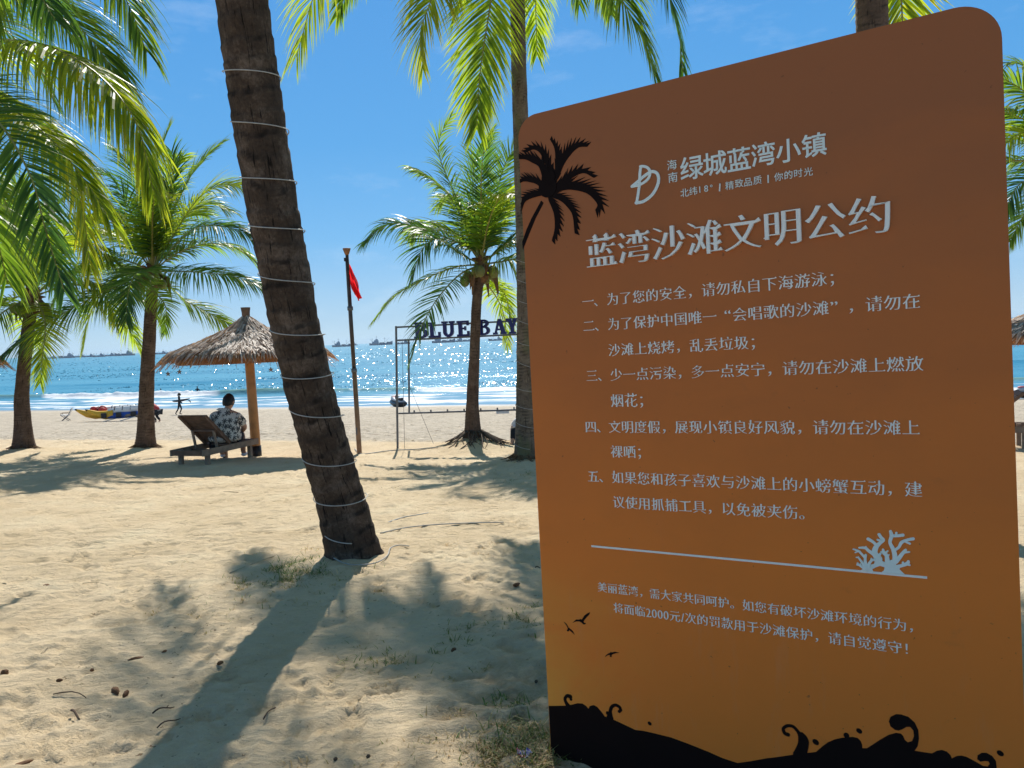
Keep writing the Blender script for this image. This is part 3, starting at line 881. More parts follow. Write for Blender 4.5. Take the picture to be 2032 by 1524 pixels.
def prints():
    zf = zz(1020, 250, 6.095)
    def toB(l, f): return [B(*f(x, y)) for x, y in l]
    # palm silhouette: each leaf a blade with a toothed lower edge
    mb = MB(); zi = [.0008]
    def leaf(sp, w, side, teeth):
        n = len(sp); pts = [Vector((x, y)) for x, y in sp]
        Q = []
        for i in range(n - 1):
            p0, p1, p2, p3 = pts[max(i - 1, 0)], pts[i], pts[i + 1], pts[min(i + 2, n - 1)]
            for j in range(8):
                t = j / 8
                Q.append(.5 * ((2 * p1) + (p2 - p0) * t + (2 * p0 - 5 * p1 + 4 * p2 - p3) * t * t + (3 * p1 - p0 - 3 * p2 + p3) * t ** 3))
        Q.append(pts[-1]); m = len(Q)
        upper = []; 
        for i in range(m):
            f = i / (m - 1)
            t = (Q[min(i + 1, m - 1)] - Q[max(i - 1, 0)]).normalized(); nn = Vector((t.y, -t.x)) * side
            upper.append(Q[i] - nn * 26 * (1 - f) ** .6 * min(1, f * 5 + .3))
        lower = []
        for k in range(teeth):
            for ph in (0, .55):
                f = (k + ph) / teeth
                i = f * (m - 1); i0 = min(int(i), m - 2); q = Q[i0].lerp(Q[i0 + 1], i - i0)
                t = (Q[i0 + 1] - Q[i0]).normalized(); nn = Vector((t.y, -t.x)) * side
                env = (math.sin(min(1, f * 1.25 + .12) * math.pi) ** .7) if f < .75 else (math.sin(min(1, .75 * 1.25 + .12) * math.pi)+.0) + (1 - f) * 2
                env = max(.12, min(1, 1.15 - abs(f - .42) * 1.2))
                if ph == 0: lower.append(q + nn * w * .5 * env)
                else: lower.append(q + nn * w * 1.05 * env + t * w * .85 * env)
        poly = upper + [Q[-1]] + lower[::-1]
        mb.poly(toB([(max(p.x, 62 + (p.y - 400) * .045), p.y) for p in poly], zf), .0003, zi[0]); zi[0] += .00022
    leaf([(470, 640), (390, 430), (320, 310), (230, 275), (135, 325)], 95, -1, 11)
    leaf([(510, 640), (520, 480), (515, 330), (490, 240), (437, 160)], 75, -1, 9)
    leaf([(500, 680), (580, 470), (680, 330), (780, 250), (888, 250)], 120, 1, 13)
    leaf([(480, 760), (620, 680), (720, 600), (850, 560), (968, 628)], 100, 1, 10)
    leaf([(460, 800), (640, 750), (820, 775), (930, 830), (1018, 945), (985, 1020)], 150, 1, 16)
    leaf([(430, 830), (560, 880), (650, 960), (720, 1080), (738, 1300)], 105, 1, 13)
    leaf([(420, 850), (470, 960), (505, 1080), (505, 1250), (460, 1390)], 95, 1, 11)
    leaf([(400, 760), (330, 500), (230, 430), (140, 395), (55, 400)], 115, -1, 12)
    leaf([(400, 780), (290, 690), (200, 665), (120, 660), (66, 690)], 90, -1, 10)
    leaf([(400, 800), (290, 830), (190, 865), (120, 920), (86, 1040)], 95, -1, 10)
    disc(mb, B(*zf(410, 740)), .036, .0003, zi[0] + .0003, 20)
    disc(mb, B(*zf(420, 620)), .027, .0003, zi[0] + .0006, 20)
    mb.poly(toB([(330, 900), (360, 930), (262, 1120), (180, 1320), (140, 1420), (108, 1500), (100, 1400), (150, 1255), (210, 1120), (280, 990)], zf), .0003, .0006)
    mb.build('palm_print', M['print_dark'], board)
    # waves along the foot
    zl = zz(1060, 1340, 4.064); zr = zz(1532, 1340, 4.064)
    L = [(112, 246), (250, 245), (300, 238), (350, 225), (390, 228), (420, 248), (438, 270), (450, 247), (480, 240), (510, 256), (545, 298), (570, 332), (610, 345), (645, 360), (720, 395), (815, 440), (880, 448), (970, 468), (1100, 500), (1250, 555), (1400, 615), (1520, 668), (1640, 707), (1750, 692), (1880, 668)]
    Rt = [(0, 665), (90, 652), (175, 640), (265, 628), (355, 618), (400, 578), (450, 540), (510, 515), (570, 503), (650, 497), (690, 505), (715, 530), (727, 560), (728, 587), (765, 588), (810, 560), (870, 520), (940, 480), (1000, 464), (1040, 470), (1058, 490), (1070, 520), (1095, 540), (1130, 530), (1145, 490), (1140, 445), (1115, 415), (1085, 415), (1050, 435), (1020, 445), (990, 438), (955, 410), (943, 370), (955, 335), (1000, 313), (1040, 315), (1100, 335), (1150, 380), (1180, 440), (1185, 510), (1175, 570), (1150, 608), (1290, 630), (1330, 608), (1370, 602), (1410, 615), (1440, 645), (1450, 670), (1490, 650), (1530, 647), (1570, 658), (1640, 695), (1700, 730), (1738, 735), (1757, 715), (1745, 692), (1715, 690), (1680, 695), (1655, 675), (1658, 645), (1690, 625), (1730, 625), (1775, 650), (1805, 690), (1812, 748), (1900, 795), (2000, 800)]
    p = toB(L, zl) + toB(Rt, zr)
    p = [(max(x, BU0 + .0015), y) for x, y in p]
    p = [(BU0 + .0015, p[0][1])] + p[1:] + [(BU1 - .0015, p[-1][1]), (BU1 - .0015, -.1), (BU0 + .0015, -.1)]
    mb = MB(); mb.poly(p, .0003, .0012)
    stroke(mb, zl, [(285, 262), (256, 215), (250, 185), (268, 165), (292, 172)], [44, 26, 24, 26, 34], .0003, .0016)
    disc(mb, B(*zl(298, 193)), .0052, .0003, .0021)
    stroke(mb, zl, [(612, 345), (614, 290), (626, 255), (655, 240), (688, 255), (698, 280)], [60, 26, 26, 24, 24, 26], .0003, .0016)
    disc(mb, B(*zl(688, 290)), .0056, .0003, .0021)
    disc(mb, B(*zl(590, 303)), .0048, .0003, .0019, sy=1.3)
    stroke(mb, zr, [(215, 645), (238, 560), (228, 490), (205, 448), (168, 412), (122, 407), (92, 430), (103, 465), (130, 478)], [86, 56, 34, 24, 24, 24, 24, 28, 30], .0003, .0016)
    stroke(mb, zr, [(240, 480), (262, 530), (250, 630)], [44, 66, 60], .0003, .0019)
    disc(mb, B(*zr(600, 484)), .0078, .0003, .0019, sy=1.05)
    mb.build('wave_print', M['print_dark'], board)
    for zf2, x, y, r in ((zl, 932, 388, 17), (zr, 353, 538, 26), (zr, 703, 448, 23), (zr, 1841, 628, 25)):
        mb = MB(); a = B(*zf2(x, y)); b = B(*zf2(x, y + r))
        disc(mb, a, abs(a[1] - b[1]), .0003, .0012, sy=.82, rot=-.6); mb.build('droplet_print', M['print_dark'], board)
    # birds
    zb = zz(1090, 1180, 10.16)
    for poly in ([(470, 568), (520, 520), (545, 500), (610, 503), (622, 487), (645, 500), (665, 490), (710, 420), (760, 380), (825, 352), (805, 405), (760, 450), (705, 515), (692, 545), (705, 568), (740, 570), (735, 590), (705, 602), (680, 588), (640, 552), (600, 537), (540, 540)],
                 [(293, 545), (345, 585), (378, 640), (388, 668), (410, 668), (412, 685), (440, 698), (480, 740), (510, 805), (450, 750), (405, 712), (395, 735), (378, 742), (357, 725), (360, 705), (378, 690), (365, 650), (335, 600)],
                 [(1120, 1260), (1150, 1215), (1190, 1185), (1228, 1175), (1240, 1150), (1258, 1168), (1320, 1150), (1360, 1158), (1410, 1170), (1350, 1178), (1280, 1200), (1256, 1218), (1262, 1250), (1222, 1255), (1232, 1215), (1190, 1215), (1150, 1240)]):
        mb = MB(); mb.poly(toB(poly, zb), .0003, .0012); mb.build('bird_print', M['print_dark'], board)
    # rule and coral
    mb = MB(); stroke(mb, lambda x, y: (x, y), [(1174, 1083.5), (1500, 1114), (1840, 1146)], 3.6, .0004, .002, False); mb.build('rule_line', M['letter'], board)
    zc = zz(1660, 1030, 10.16)
    mb = MB(); h = [.0022]
    def br(pts, wd):
        stroke(mb, zc, pts, wd, .0004, h[0]); h[0] += .00012
    mb.poly(toB([(490, 1030), (560, 985), (640, 930), (760, 900), (780, 800), (880, 760), (930, 850), (1000, 870), (1100, 820), (1200, 830), (1200, 940), (1280, 980), (1270, 1010), (1330, 1070), (1385, 1120), (1100, 1098), (900, 1075), (960, 1030), (970, 970), (880, 940), (790, 970), (720, 1010), (740, 1050), (640, 1055)], zc), .0004, .002)
    br([(850, 800), (770, 680), (800, 560), (880, 480), (940, 420), (900, 370), (860, 310)], [140, 110, 90, 60, 70, 60, 60])
    br([(815, 540), (740, 460), (640, 400)], [60, 55, 65]); br([(900, 440), (830, 415)], [50, 40])
    br([(740, 700), (640, 630), (580, 580), (460, 575)], [70, 60, 55, 35]); br([(590, 590), (595, 555)], [35, 30]); br([(530, 580), (530, 560)], [30, 26])
    br([(1170, 870), (1180, 760), (1150, 620), (1080, 470), (1110, 340), (1090, 245)], [90, 90, 80, 60, 70, 55])
    br([(1110, 330), (1200, 335), (1340, 320)], [60, 55, 60]); br([(1200, 330), (1208, 275)], [40, 42])
    br([(1180, 620), (1260, 560), (1310, 470), (1420, 420), (1545, 395)], [50, 50, 60, 50, 60]); br([(1390, 450), (1480, 492)], [40, 40])
    br([(1200, 850), (1270, 770), (1340, 680), (1395, 620)], [90, 75, 65, 50]); br([(1360, 670), (1470, 660)], [45, 30])
    br([(1200, 960), (1330, 930), (1430, 890), (1450, 850)], [70, 60, 70, 50]); br([(1350, 920), (1340, 870)], [45, 40]); br([(1430, 910), (1480, 925)], [40, 30])
    br([(1030, 860), (1010, 730), (960, 680), (940, 610)], [90, 70, 70, 40]); br([(970, 670), (900, 655)], [45, 25]); br([(980, 680), (1035, 640)], [40, 28]); br([(1020, 760), (1060, 715)], [40, 25])
    br([(600, 960), (580, 830), (590, 720)], [80, 50, 45]); br([(575, 770), (500, 690), (450, 640), (340, 600)], [45, 40, 40, 25]); br([(450, 645), (380, 668)], [25, 22])
    br([(590, 980), (520, 870), (440, 760)], [70, 45, 28]); br([(455, 775), (400, 765)], [25, 20])
    br([(570, 990), (480, 930), (425, 880)], [60, 45, 26]); br([(470, 925), (415, 915)], [30, 22]); br([(490, 930), (490, 895)], [26, 22])
    br([(640, 960), (670, 880), (720, 820), (770, 820)], [70, 50, 45, 40]); br([(700, 830), (705, 785)], [28, 24]); br([(850, 740), (890, 690)], [60, 38])
    mb.build('coral_print', M['letter_logo'], board)
prints()
bpy.data.objects.remove(_to)

# ------------------------------------------------------------------ palms
def catmull(pts, n):
    pts = [np.array(p, float) for p in pts]
    if len(pts) == 2: pts = [pts[0], (pts[0] + pts[1]) / 2, pts[1]]
    dense = []
    m = len(pts)
    for i in range(m - 1):
        p0 = pts[i - 1] if i else 2 * pts[0] - pts[1]
        p1, p2 = pts[i], pts[i + 1]
        p3 = pts[i + 2] if i + 2 < m else 2 * pts[-1] - pts[-2]
        for j in range(24):
            t = j / 24
            dense.append(.5 * ((2 * p1) + (p2 - p0) * t + (2 * p0 - 5 * p1 + 4 * p2 - p3) * t * t + (3 * p1 - p0 - 3 * p2 + p3) * t ** 3))
    dense.append(pts[-1]); dense = np.array(dense)
    L = np.concatenate([[0], np.cumsum(np.linalg.norm(np.diff(dense, axis=0), axis=1))])
    q = np.linspace(0, L[-1], n)
    return np.stack([np.interp(q, L, dense[:, k]) for k in range(3)], 1), L[-1]

def nrm(a): return a / np.maximum(np.linalg.norm(a, axis=-1, keepdims=True), 1e-9)

def frond(parent, spine, seed, mat, leaf_len=.75, droop=.9, lw=.032, per=78, ragged=.12, roll=0., vee=.25, age0=0., start=.13, auto=0.):
    rng = np.random.default_rng(seed)
    n = 48
    Pt, L = catmull(spine, n)
    T = nrm(np.gradient(Pt, axis=0))
    Sd = np.cross(T, np.array([0, 0, 1.]))
    # keep the side vector continuous where the stalk hangs vertical
    for i in range(n):
        if np.linalg.norm(Sd[i]) < .25 and i: Sd[i] = Sd[i - 1] - T[i] * np.dot(Sd[i - 1], T[i])
        Sd[i] /= max(np.linalg.norm(Sd[i]), 1e-6)
        if i and np.dot(Sd[i], Sd[i - 1]) < 0: Sd[i] = -Sd[i]
    Nn = np.cross(Sd, T)
    # hang the blade so that the pale underside can be seen when the stalk runs across the line of sight
    rl = roll
    mid = Sd[n // 2]
    if auto and abs(mid[1]) > .6:
        rl = auto * (1 if -Sd[n // 2][1] * 0 + Sd[n // 2][1] > 0 else -1)
    Sd, Nn = Sd * math.cos(rl) + Nn * math.sin(rl), Nn * math.cos(rl) - Sd * math.sin(rl)
    V = []; Q = []; Tr = []; A = []; MI = []
    # stalk
    seg = 5; rr = .021 * (1 - np.linspace(0, 1, n) ** .7) + .0035
    rr[:5] += np.linspace(.028, .0, 5)
    for k in range(seg):
        an = 2 * math.pi * k / seg
        V.append(Pt + Sd * (rr * math.cos(an))[:, None] * 1.2 + Nn * (rr * math.sin(an))[:, None] * .8)
    V = np.stack(V, 1).reshape(-1, 3)
    I = np.arange(n * seg).reshape(n, seg)
    q = np.stack([I[:-1], np.roll(I, -1, 1)[:-1], np.roll(I, -1, 1)[1:], I[1:]], -1).reshape(-1, 4)
    VV = [V]; QQ = [q]; AA = [np.full(len(V), .9)]; MM = [np.ones(len(q), int)]
    base = len(V)
    cnt = max(30, int(per * 1.55 * min(1.2, L / 3.2)))
    for side in (-1, 1):
        t = np.linspace(start, .995, cnt) + rng.normal(0, .003, cnt)
        keep = rng.random(cnt) > ragged * .5
        t = np.clip(t[keep], 0, .999); m = len(t)
        fi = t * (n - 1); i0 = np.minimum(fi.astype(int), n - 2); fr = (fi - i0)[:, None]
        p = Pt[i0] * (1 - fr) + Pt[i0 + 1] * fr
        tt = nrm(T[i0] * (1 - fr) + T[i0 + 1] * fr); sd = nrm(Sd[i0] * (1 - fr) + Sd[i0 + 1] * fr) * side; nn = nrm(Nn[i0] * (1 - fr) + Nn[i0 + 1] * fr)
        ang = np.radians(68 - 42 * t ** 1.3) + rng.normal(0, .07, m)
        ve = vee + rng.normal(0, .09, m)
        d = tt * np.cos(ang)[:, None] + (sd * np.cos(ve)[:, None] + nn * np.sin(ve)[:, None]) * np.sin(ang)[:, None]
        env = np.interp(t, [start, .3, .55, .8, 1.], [.62, .98, 1., .78, .42])
        ll = leaf_len * env * rng.normal(1, .07, m)
        cut = rng.random(m) < ragged; ll[cut] *= rng.uniform(.45, .9, cut.sum())
        dr = droop * rng.normal(1, .22, m)
        wv = np.cross(d, nn); wv = nrm(wv)
        tw = rng.normal(0, .45, m)[:, None]
        wv = nrm(wv * np.cos(tw) + nn * np.sin(tw))
        K = 5
        pos = p.copy(); dirn = d.copy()
        ring = []
        wid = [.55, 1., .95, .68, .36, 0.02]
        age = age0 + rng.normal(.2, .15, m) + .12 * t
        for k in range(K + 1):
            ww = (lw * .5 * wid[k]) * np.ones(m)
            ring.append((pos - wv * ww[:, None], pos + wv * ww[:, None]))
            dirn = nrm(dirn + np.array([0, 0, -1.]) * (dr * (.10 + .22 * k / K))[:, None])
            wv = nrm(wv - dirn * np.sum(wv * dirn, 1, keepdims=True))
            pos = pos + dirn * (ll / K)[:, None]
        vv = np.stack([np.stack(r, 1) for r in ring], 1)        # m, K+1, 2, 3
        VV.append(vv.reshape(-1, 3))
        I = base + np.arange(m * (K + 1) * 2).reshape(m, K + 1, 2)
        q = np.stack([I[:, :-1, 0], I[:, :-1, 1], I[:, 1:, 1], I[:, 1:, 0]], -1).reshape(-1, 4)
        QQ.append(q); MM.append(np.zeros(len(q), int))
        ag = age[:, None, None] + np.linspace(-.05, .42, K + 1)[None, :, None] ** 1 * np.where(rng.random(m) < .3, 1., .45)[:, None, None] + np.zeros((1, 1, 2))
        AA.append(ag.reshape(-1))
        base += m * (K + 1) * 2
    return np_mesh('frond', np.concatenate(VV), np.concatenate(QQ), [mat, M['rachis']], parent, False, {'age': np.concatenate(AA)}, np.concatenate(MM))

def arch(c, az, el, L, bend, n=9, sag=1.5):
    """stalk of a leaf leaving the crown at azimuth az and elevation el and bowing down"""
    p = np.array(c, float); out = [p.copy()]
    for i in range(n):
        e = el - bend * ((i + .5) / n) ** sag
        p = p + np.array([math.cos(az) * math.cos(e), math.sin(az) * math.cos(e), math.sin(e)]) * L / n
        out.append(p.copy())
    return out

def trunk(parent, pts, rad, mat, seed, ring=.085, seg=26, rough=1.0, flare=None):
    rng = np.random.default_rng(seed)
    Pt0, L = catmull(pts, 60)
    n = int(min(620, L / .0155)); seg = seg
    Pt, L = catmull(pts, n)
    ln = np.linspace(0, L, n)
    r = np.interp(ln / L, np.linspace(0, 1, len(rad)), rad)
    T = nrm(np.gradient(Pt, axis=0))
    Sx = nrm(np.cross(T, np.tile(np.array([0, 1., 0]), (n, 1)))); Sy = np.cross(T, Sx)
    an = np.linspace(0, 2 * math.pi, seg, endpoint=False)
    LN, AN = np.meshgrid(ln, an, indexing='ij')
    wob = LN + .022 * vnoise(np.cos(AN) * 1.6 + 5, np.sin(AN) * 1.6 + LN * 3, seed) * 2 + .018 * np.cos(AN + seed + LN * 2)
    irr = wob / ring + 1.1 * vnoise(LN * 3.1 + seed, LN * 0 + seed, seed + 3)
    ph = irr - np.floor(irr)
    saw = np.where(ph < .82, ph / .82, 1 - (ph - .82) / .18)
    rel = (saw - .5) * .042 * rough + .05 * rough * fbm(np.cos(AN) * 2 + 3, np.sin(AN) * 2 + LN * 6, seed + 9, 3)
    rel += .04 * rough * np.cos(3 * AN + LN * .7 + seed)
    RR = r[:, None] * (1 + rel)
    if flare:
        RR *= 1 + flare * np.exp(-LN / .13) * (1 + .25 * np.cos(7 * AN + seed))
    V = Pt[:, None, :] + Sx[:, None, :] * (RR * np.cos(AN))[..., None] + Sy[:, None, :] * (RR * np.sin(AN))[..., None]
    I = np.arange(n * seg).reshape(n, seg); J = np.roll(I, -1, 1)
    q = np.stack([I[:-1], J[:-1], J[1:], I[1:]], -1).reshape(-1, 4)
    tc = np.stack([np.cos(AN) * r[:, None], np.sin(AN) * r[:, None], LN], -1).reshape(-1, 3)
    rg = np.where(ph > .80, 1., np.clip(1 - ph / .16, 0, 1) * .5)
    rg = rg * np.clip(.35 + 2.6 * vnoise(np.cos(AN) * 3 + 9, np.sin(AN) * 3 + LN * 9, seed + 4), 0, 1)
    return np_mesh('trunk', V.reshape(-1, 3), q, mat, parent, True, {'tc': tc, 'ring': rg.reshape(-1)})

def boot(parent, c, r, h, seed):
    """fibrous leaf bases round the top of the trunk"""
    rng = random.Random(seed); mb = MB()
    mb.lathe([(r * .95, -h), (r * 1.2, -h * .55), (r * 1.35, 0), (r * 1.0, h * .35), (r * .4, h * .6)], 14, c)
    for k in range(16):
        a = k * 2.399; z = -h * .8 + h * 1.1 * k / 16
        p0 = Vector(c) + Vector((math.cos(a) * r * .8, math.sin(a) * r * .8, z))
        p1 = Vector(c) + Vector((math.cos(a) * r * (1.7 + rng.random() * .6), math.sin(a) * r * (1.7 + rng.random() * .6), z + h * (.5 - .9 * rng.random())))
        mb.tube([p0, (p0 + p1) / 2 + Vector((0, 0, .05)), p1], [.055, .035, .012], 5)
    for k in range(7):
        a = rng.random() * 6.28
        p0 = Vector(c) + Vector((math.cos(a) * r * 1.2, math.sin(a) * r * 1.2, -h * .1))
        L = .25 + .35 * rng.random()
        p1 = p0 + Vector((math.cos(a) * .16, math.sin(a) * .16, -L * .4)); p2 = p0 + Vector((math.cos(a) * .2, math.sin(a) * .2, -L))
        mb.tube([p0, p1, p2], [.03, .045, .006], 5)
    mb.build('leaf_bases', M['fibre'], parent)

def nuts(parent, c, n, seed, r=.095):
    rng = random.Random(seed)
    for k in range(n):
        a = rng.random() * 6.28; rr = .2 + .14 * rng.random()
        mb = MB()
        mb.ellipsoid((c[0] + math.cos(a) * rr, c[1] + math.sin(a) * rr, c[2] - .12 - .22 * rng.random()), (r, r, r * 1.2), 10, 7)
        mb.build('coconut', M['coconut'], parent)

def palm(name_label, base, trunk_pts, rad, crown, fronds, fill, seed, tmat, group, leaf='leaf', ring=.085, L=3.9, flare=.5, rough=1.0, cnuts=0, fill_el=(0.15, 1.35), seg=26, llen=.78, skip=None, per=78):
    root = empty('palm_tree', base, name_label, 'palm tree', group)
    loc = lambda p: np.array(p, float) - np.array(base, float)
    rng = random.Random(seed)
    tp = [loc(p) for p in trunk_pts]; tp[0] = tp[0] - np.array([0, 0, .12])
    trunk(root, tp, rad, tmat, seed, ring, seg, rough, flare)
    c = loc(crown)
    boot(root, tuple(c), rad[-1] * .95, .34, seed)
    if cnuts: nuts(root, tuple(c), cnuts, seed)
    k = 0
    for fr in fronds:
        sp = [c] + [loc(p) for p in fr['p']]
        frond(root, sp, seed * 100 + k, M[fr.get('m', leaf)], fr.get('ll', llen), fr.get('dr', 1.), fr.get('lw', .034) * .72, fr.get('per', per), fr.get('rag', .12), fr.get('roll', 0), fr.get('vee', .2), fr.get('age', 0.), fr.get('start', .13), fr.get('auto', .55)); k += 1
    for i in range(fill):
        az = 2.399 * i + rng.random() * .5
        t = i / max(1, fill - 1)
        el = fill_el[0] + (fill_el[1] - fill_el[0]) * t + rng.uniform(-.12, .12)
        if skip and skip(az % (2 * math.pi), el): continue
        LL = L * rng.uniform(.85, 1.1) * (1 - .2 * max(0, t - .6))
        bend = rng.uniform(1.0, 1.5) * (1.25 - .55 * t)
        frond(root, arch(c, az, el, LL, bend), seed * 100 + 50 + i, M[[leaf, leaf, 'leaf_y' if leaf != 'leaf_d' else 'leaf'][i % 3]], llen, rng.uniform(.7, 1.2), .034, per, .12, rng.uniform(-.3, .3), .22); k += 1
    return root

def helix(pts, rad, h0, h1, pitch, extra=.012, drop=.22, seed=0, rr=.008, phase=0.):
    """cord wound round a trunk; the turn falls little across the front and more behind"""
    Pt, L = catmull(pts, 200)
    ln = np.linspace(0, L, 200); out = []
    turns = (h1 - h0) / pitch; n = int(turns * 36)
    r0 = random.Random(seed); jit = [r0.uniform(-.05, .05) for _ in range(int(turns) + 3)]
    for i in range(n):
        a = i / 36; fr = a - math.floor(a)
        bk = min(1, max(0, (fr - .58) / .34)); f = fr / .5 * drop if fr < .5 else drop + bk * bk * (3 - 2 * bk) * (1 - drop)
        k = int(a); hh = h1 - (k + f) * pitch + jit[k] * (1 - fr) + jit[k + 1] * fr
        hh += -.028 * math.sin(math.pi * min(1, fr / .5)) if fr < .5 else 0
        if hh < 0: break
        c = np.array([np.interp(hh, ln, Pt[:, q]) for q in range(3)])
        r = np.interp(hh / L, np.linspace(0, 1, len(rad)), rad) * 1.02 + extra
        th = math.pi + fr * 2 * math.pi + phase       # starts at -X, passes the camera side (-Y)
        out.append((c[0] + r * math.cos(th), c[1] + r * math.sin(th), c[2]))
    return out

GB = 'coconut palms on the beach'
# leaning palm in the middle of the view
b = PB['lean']
lean_pts = [b, P(680, 1000, 5.42), P(648, 890, 5.33), P(600, 700, 5.17), P(549, 450, 4.98), P(508, 200, 4.82), P(479, 0, 4.70), P(445, -340, 4.5), P(432, -620, 4.38), P(428, -800, 4.32)]
lean_rad = [.185, .168, .162, .160, .158, .155, .152, .14, .13, .12]
cr = Vector(lean_pts[-1])
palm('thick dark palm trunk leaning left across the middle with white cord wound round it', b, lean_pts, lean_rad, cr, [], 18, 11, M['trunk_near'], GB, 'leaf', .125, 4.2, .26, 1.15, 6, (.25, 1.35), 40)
mb = MB(); mb.tube(helix([np.array(p) for p in lean_pts], lean_rad, .05, 3.3, .315, .010, .17, 3), .0034, 6, smooth=True)
o = mb.build('white_cord', M['cord']); tag(o, 'white cord wound in wide turns round the thick leaning palm trunk', 'cord', 'cords wound round palm trunks')

# straight palm just left of the board
b = PB['corded']; D = 11.3
cor_pts = [b, P(1044, 860, D), P(1044, 700, D), P(1040, 450, D), P(1030, 150, D), P(1026, 0, D), P(1022, -110, D), P(1022, -170, D)]
cor_rad = [.172, .148, .124, .120, .116, .11, .105, .10]
c = P(1022, -175, D)
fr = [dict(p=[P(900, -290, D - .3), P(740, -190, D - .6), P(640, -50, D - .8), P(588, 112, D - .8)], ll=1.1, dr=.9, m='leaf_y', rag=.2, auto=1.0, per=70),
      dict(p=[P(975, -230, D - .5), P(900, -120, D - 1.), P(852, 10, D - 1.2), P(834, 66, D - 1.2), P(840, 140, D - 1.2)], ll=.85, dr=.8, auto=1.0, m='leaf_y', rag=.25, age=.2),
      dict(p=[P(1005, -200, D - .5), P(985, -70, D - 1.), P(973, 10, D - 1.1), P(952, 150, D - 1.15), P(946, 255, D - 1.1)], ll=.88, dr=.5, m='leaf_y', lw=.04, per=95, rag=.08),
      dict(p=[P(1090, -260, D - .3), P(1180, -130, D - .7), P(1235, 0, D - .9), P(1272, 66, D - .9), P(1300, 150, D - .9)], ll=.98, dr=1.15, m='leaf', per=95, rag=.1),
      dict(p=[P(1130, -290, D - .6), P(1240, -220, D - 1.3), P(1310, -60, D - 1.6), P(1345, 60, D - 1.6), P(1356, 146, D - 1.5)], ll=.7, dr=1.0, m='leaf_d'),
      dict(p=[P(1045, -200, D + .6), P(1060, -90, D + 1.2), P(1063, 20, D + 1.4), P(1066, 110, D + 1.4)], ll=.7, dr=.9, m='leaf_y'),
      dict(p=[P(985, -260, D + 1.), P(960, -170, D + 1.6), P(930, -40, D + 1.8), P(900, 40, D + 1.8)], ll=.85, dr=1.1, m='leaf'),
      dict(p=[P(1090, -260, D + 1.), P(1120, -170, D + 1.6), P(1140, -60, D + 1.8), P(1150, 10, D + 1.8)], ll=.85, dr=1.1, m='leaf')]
palm('tall straight palm with thin grey cord round its trunk beside the notice board', b, cor_pts, cor_rad, c, fr, 11, 23, M['trunk_grey'], GB, 'leaf', .05, 4.1, .25, .8, 6, (.35, 1.35))
mb = MB(); mb.tube(helix([np.array(p) for p in cor_pts], cor_rad, .12, 2.9, .30, .003, .3, 5, phase=.5), .0042, 5)
o = mb.build('white_cord', M['cord_dark']); tag(o, 'thin grey cord wound round the straight palm beside the notice board', 'cord', 'cords wound round palm trunks')

# coconut palm in front of the blue letters
b = PB['coco']; D = 14.6
pts = [b, P(938, 800, D), P(942, 700, D), P(946, 600, D), P(953, 545, D)]
c = P(955, 525, D)
fr = [dict(p=[P(935, 495, D - .1), P(850, 458, D - .3), P(775, 443, D - .4), P(722, 480, D - .4)], ll=.72, dr=1.2, m='leaf_d'),
      dict(p=[P(915, 505, D - .3), P(870, 475, D - .7), P(838, 495, D - .9), P(818, 552, D - .9)], ll=.7, dr=1., m='leaf_d'),
      dict(p=[P(905, 530, D - .2), P(840, 555, D - .4), P(780, 590, D - .5), P(738, 640, D - .5)], ll=.5, dr=.9, m='leaf', per=55, auto=.2),
      dict(p=[P(912, 545, D - .5), P(870, 590, D - 1.), P(838, 645, D - 1.3), P(815, 715, D - 1.3)], ll=.62, dr=.5, m='leaf_d', per=50, auto=.2),
      dict(p=[P(935, 460, D - .1), P(905, 390, D - .2), P(875, 320, D - .2), P(872, 275, D - .2), P(897, 228, D - .2)], ll=.62, dr=.7, m='leaf', rag=.35, per=60),
      dict(p=[P(945, 450, D), P(938, 380, D), P(945, 310, D + .1), P(975, 262, D + .2)], ll=.7, dr=.5, m='leaf'),
      dict(p=[P(965, 450, D + .1), P(985, 380, D + .2), P(1010, 310, D + .4), P(1050, 275, D + .5)], ll=.75, dr=.6, m='leaf'),
      dict(p=[P(975, 470, D + .2), P(1010, 400, D + .4), P(1060, 360, D + .6), P(1110, 380, D + .6)], ll=.8, dr=.9, m='leaf'),
      dict(p=[P(985, 500, D - .3), P(1030, 470, D - .6), P(1080, 480, D - .8), P(1120, 540, D - .8)], ll=.8, dr=1., m='leaf_d'),
      dict(p=[P(990, 520, D - .2), P(1040, 515, D - .4), P(1090, 545, D - .5), P(1120, 610, D - .5)], ll=.8, dr=1., m='leaf'),
      dict(p=[P(965, 560, D + .5), P(985, 590, D + 1.), P(1000, 625, D + 1.2), P(1008, 690, D + 1.2)], ll=.55, dr=.6, m='leaf_y'),
      dict(p=[P(975, 555, D + .4), P(1000, 580, D + .9), P(1012, 620, D + 1.), P(1015, 650, D + 1.)], ll=.5, dr=.6, m='leaf_y'),
      dict(p=[P(930, 470, D + .4), P(910, 420, D + .8), P(890, 390, D + 1.2), P(868, 410, D + 1.4)], ll=.7, dr=.9, m='leaf'),
      dict(p=[P(955, 440, D - .4), P(955, 370, D - .7), P(958, 310, D - .9), P(965, 280, D - 1.)], ll=.75, dr=.6, m='leaf_d')]
palm('coconut palm with green nuts and bare spreading roots in front of the blue letters', b, pts, [.165, .118, .098, .093, .092], c, fr, 5, 31, M['trunk'], GB, 'leaf', .055, 2.4, .55, .9, 11, (.75, 1.4), per=78)

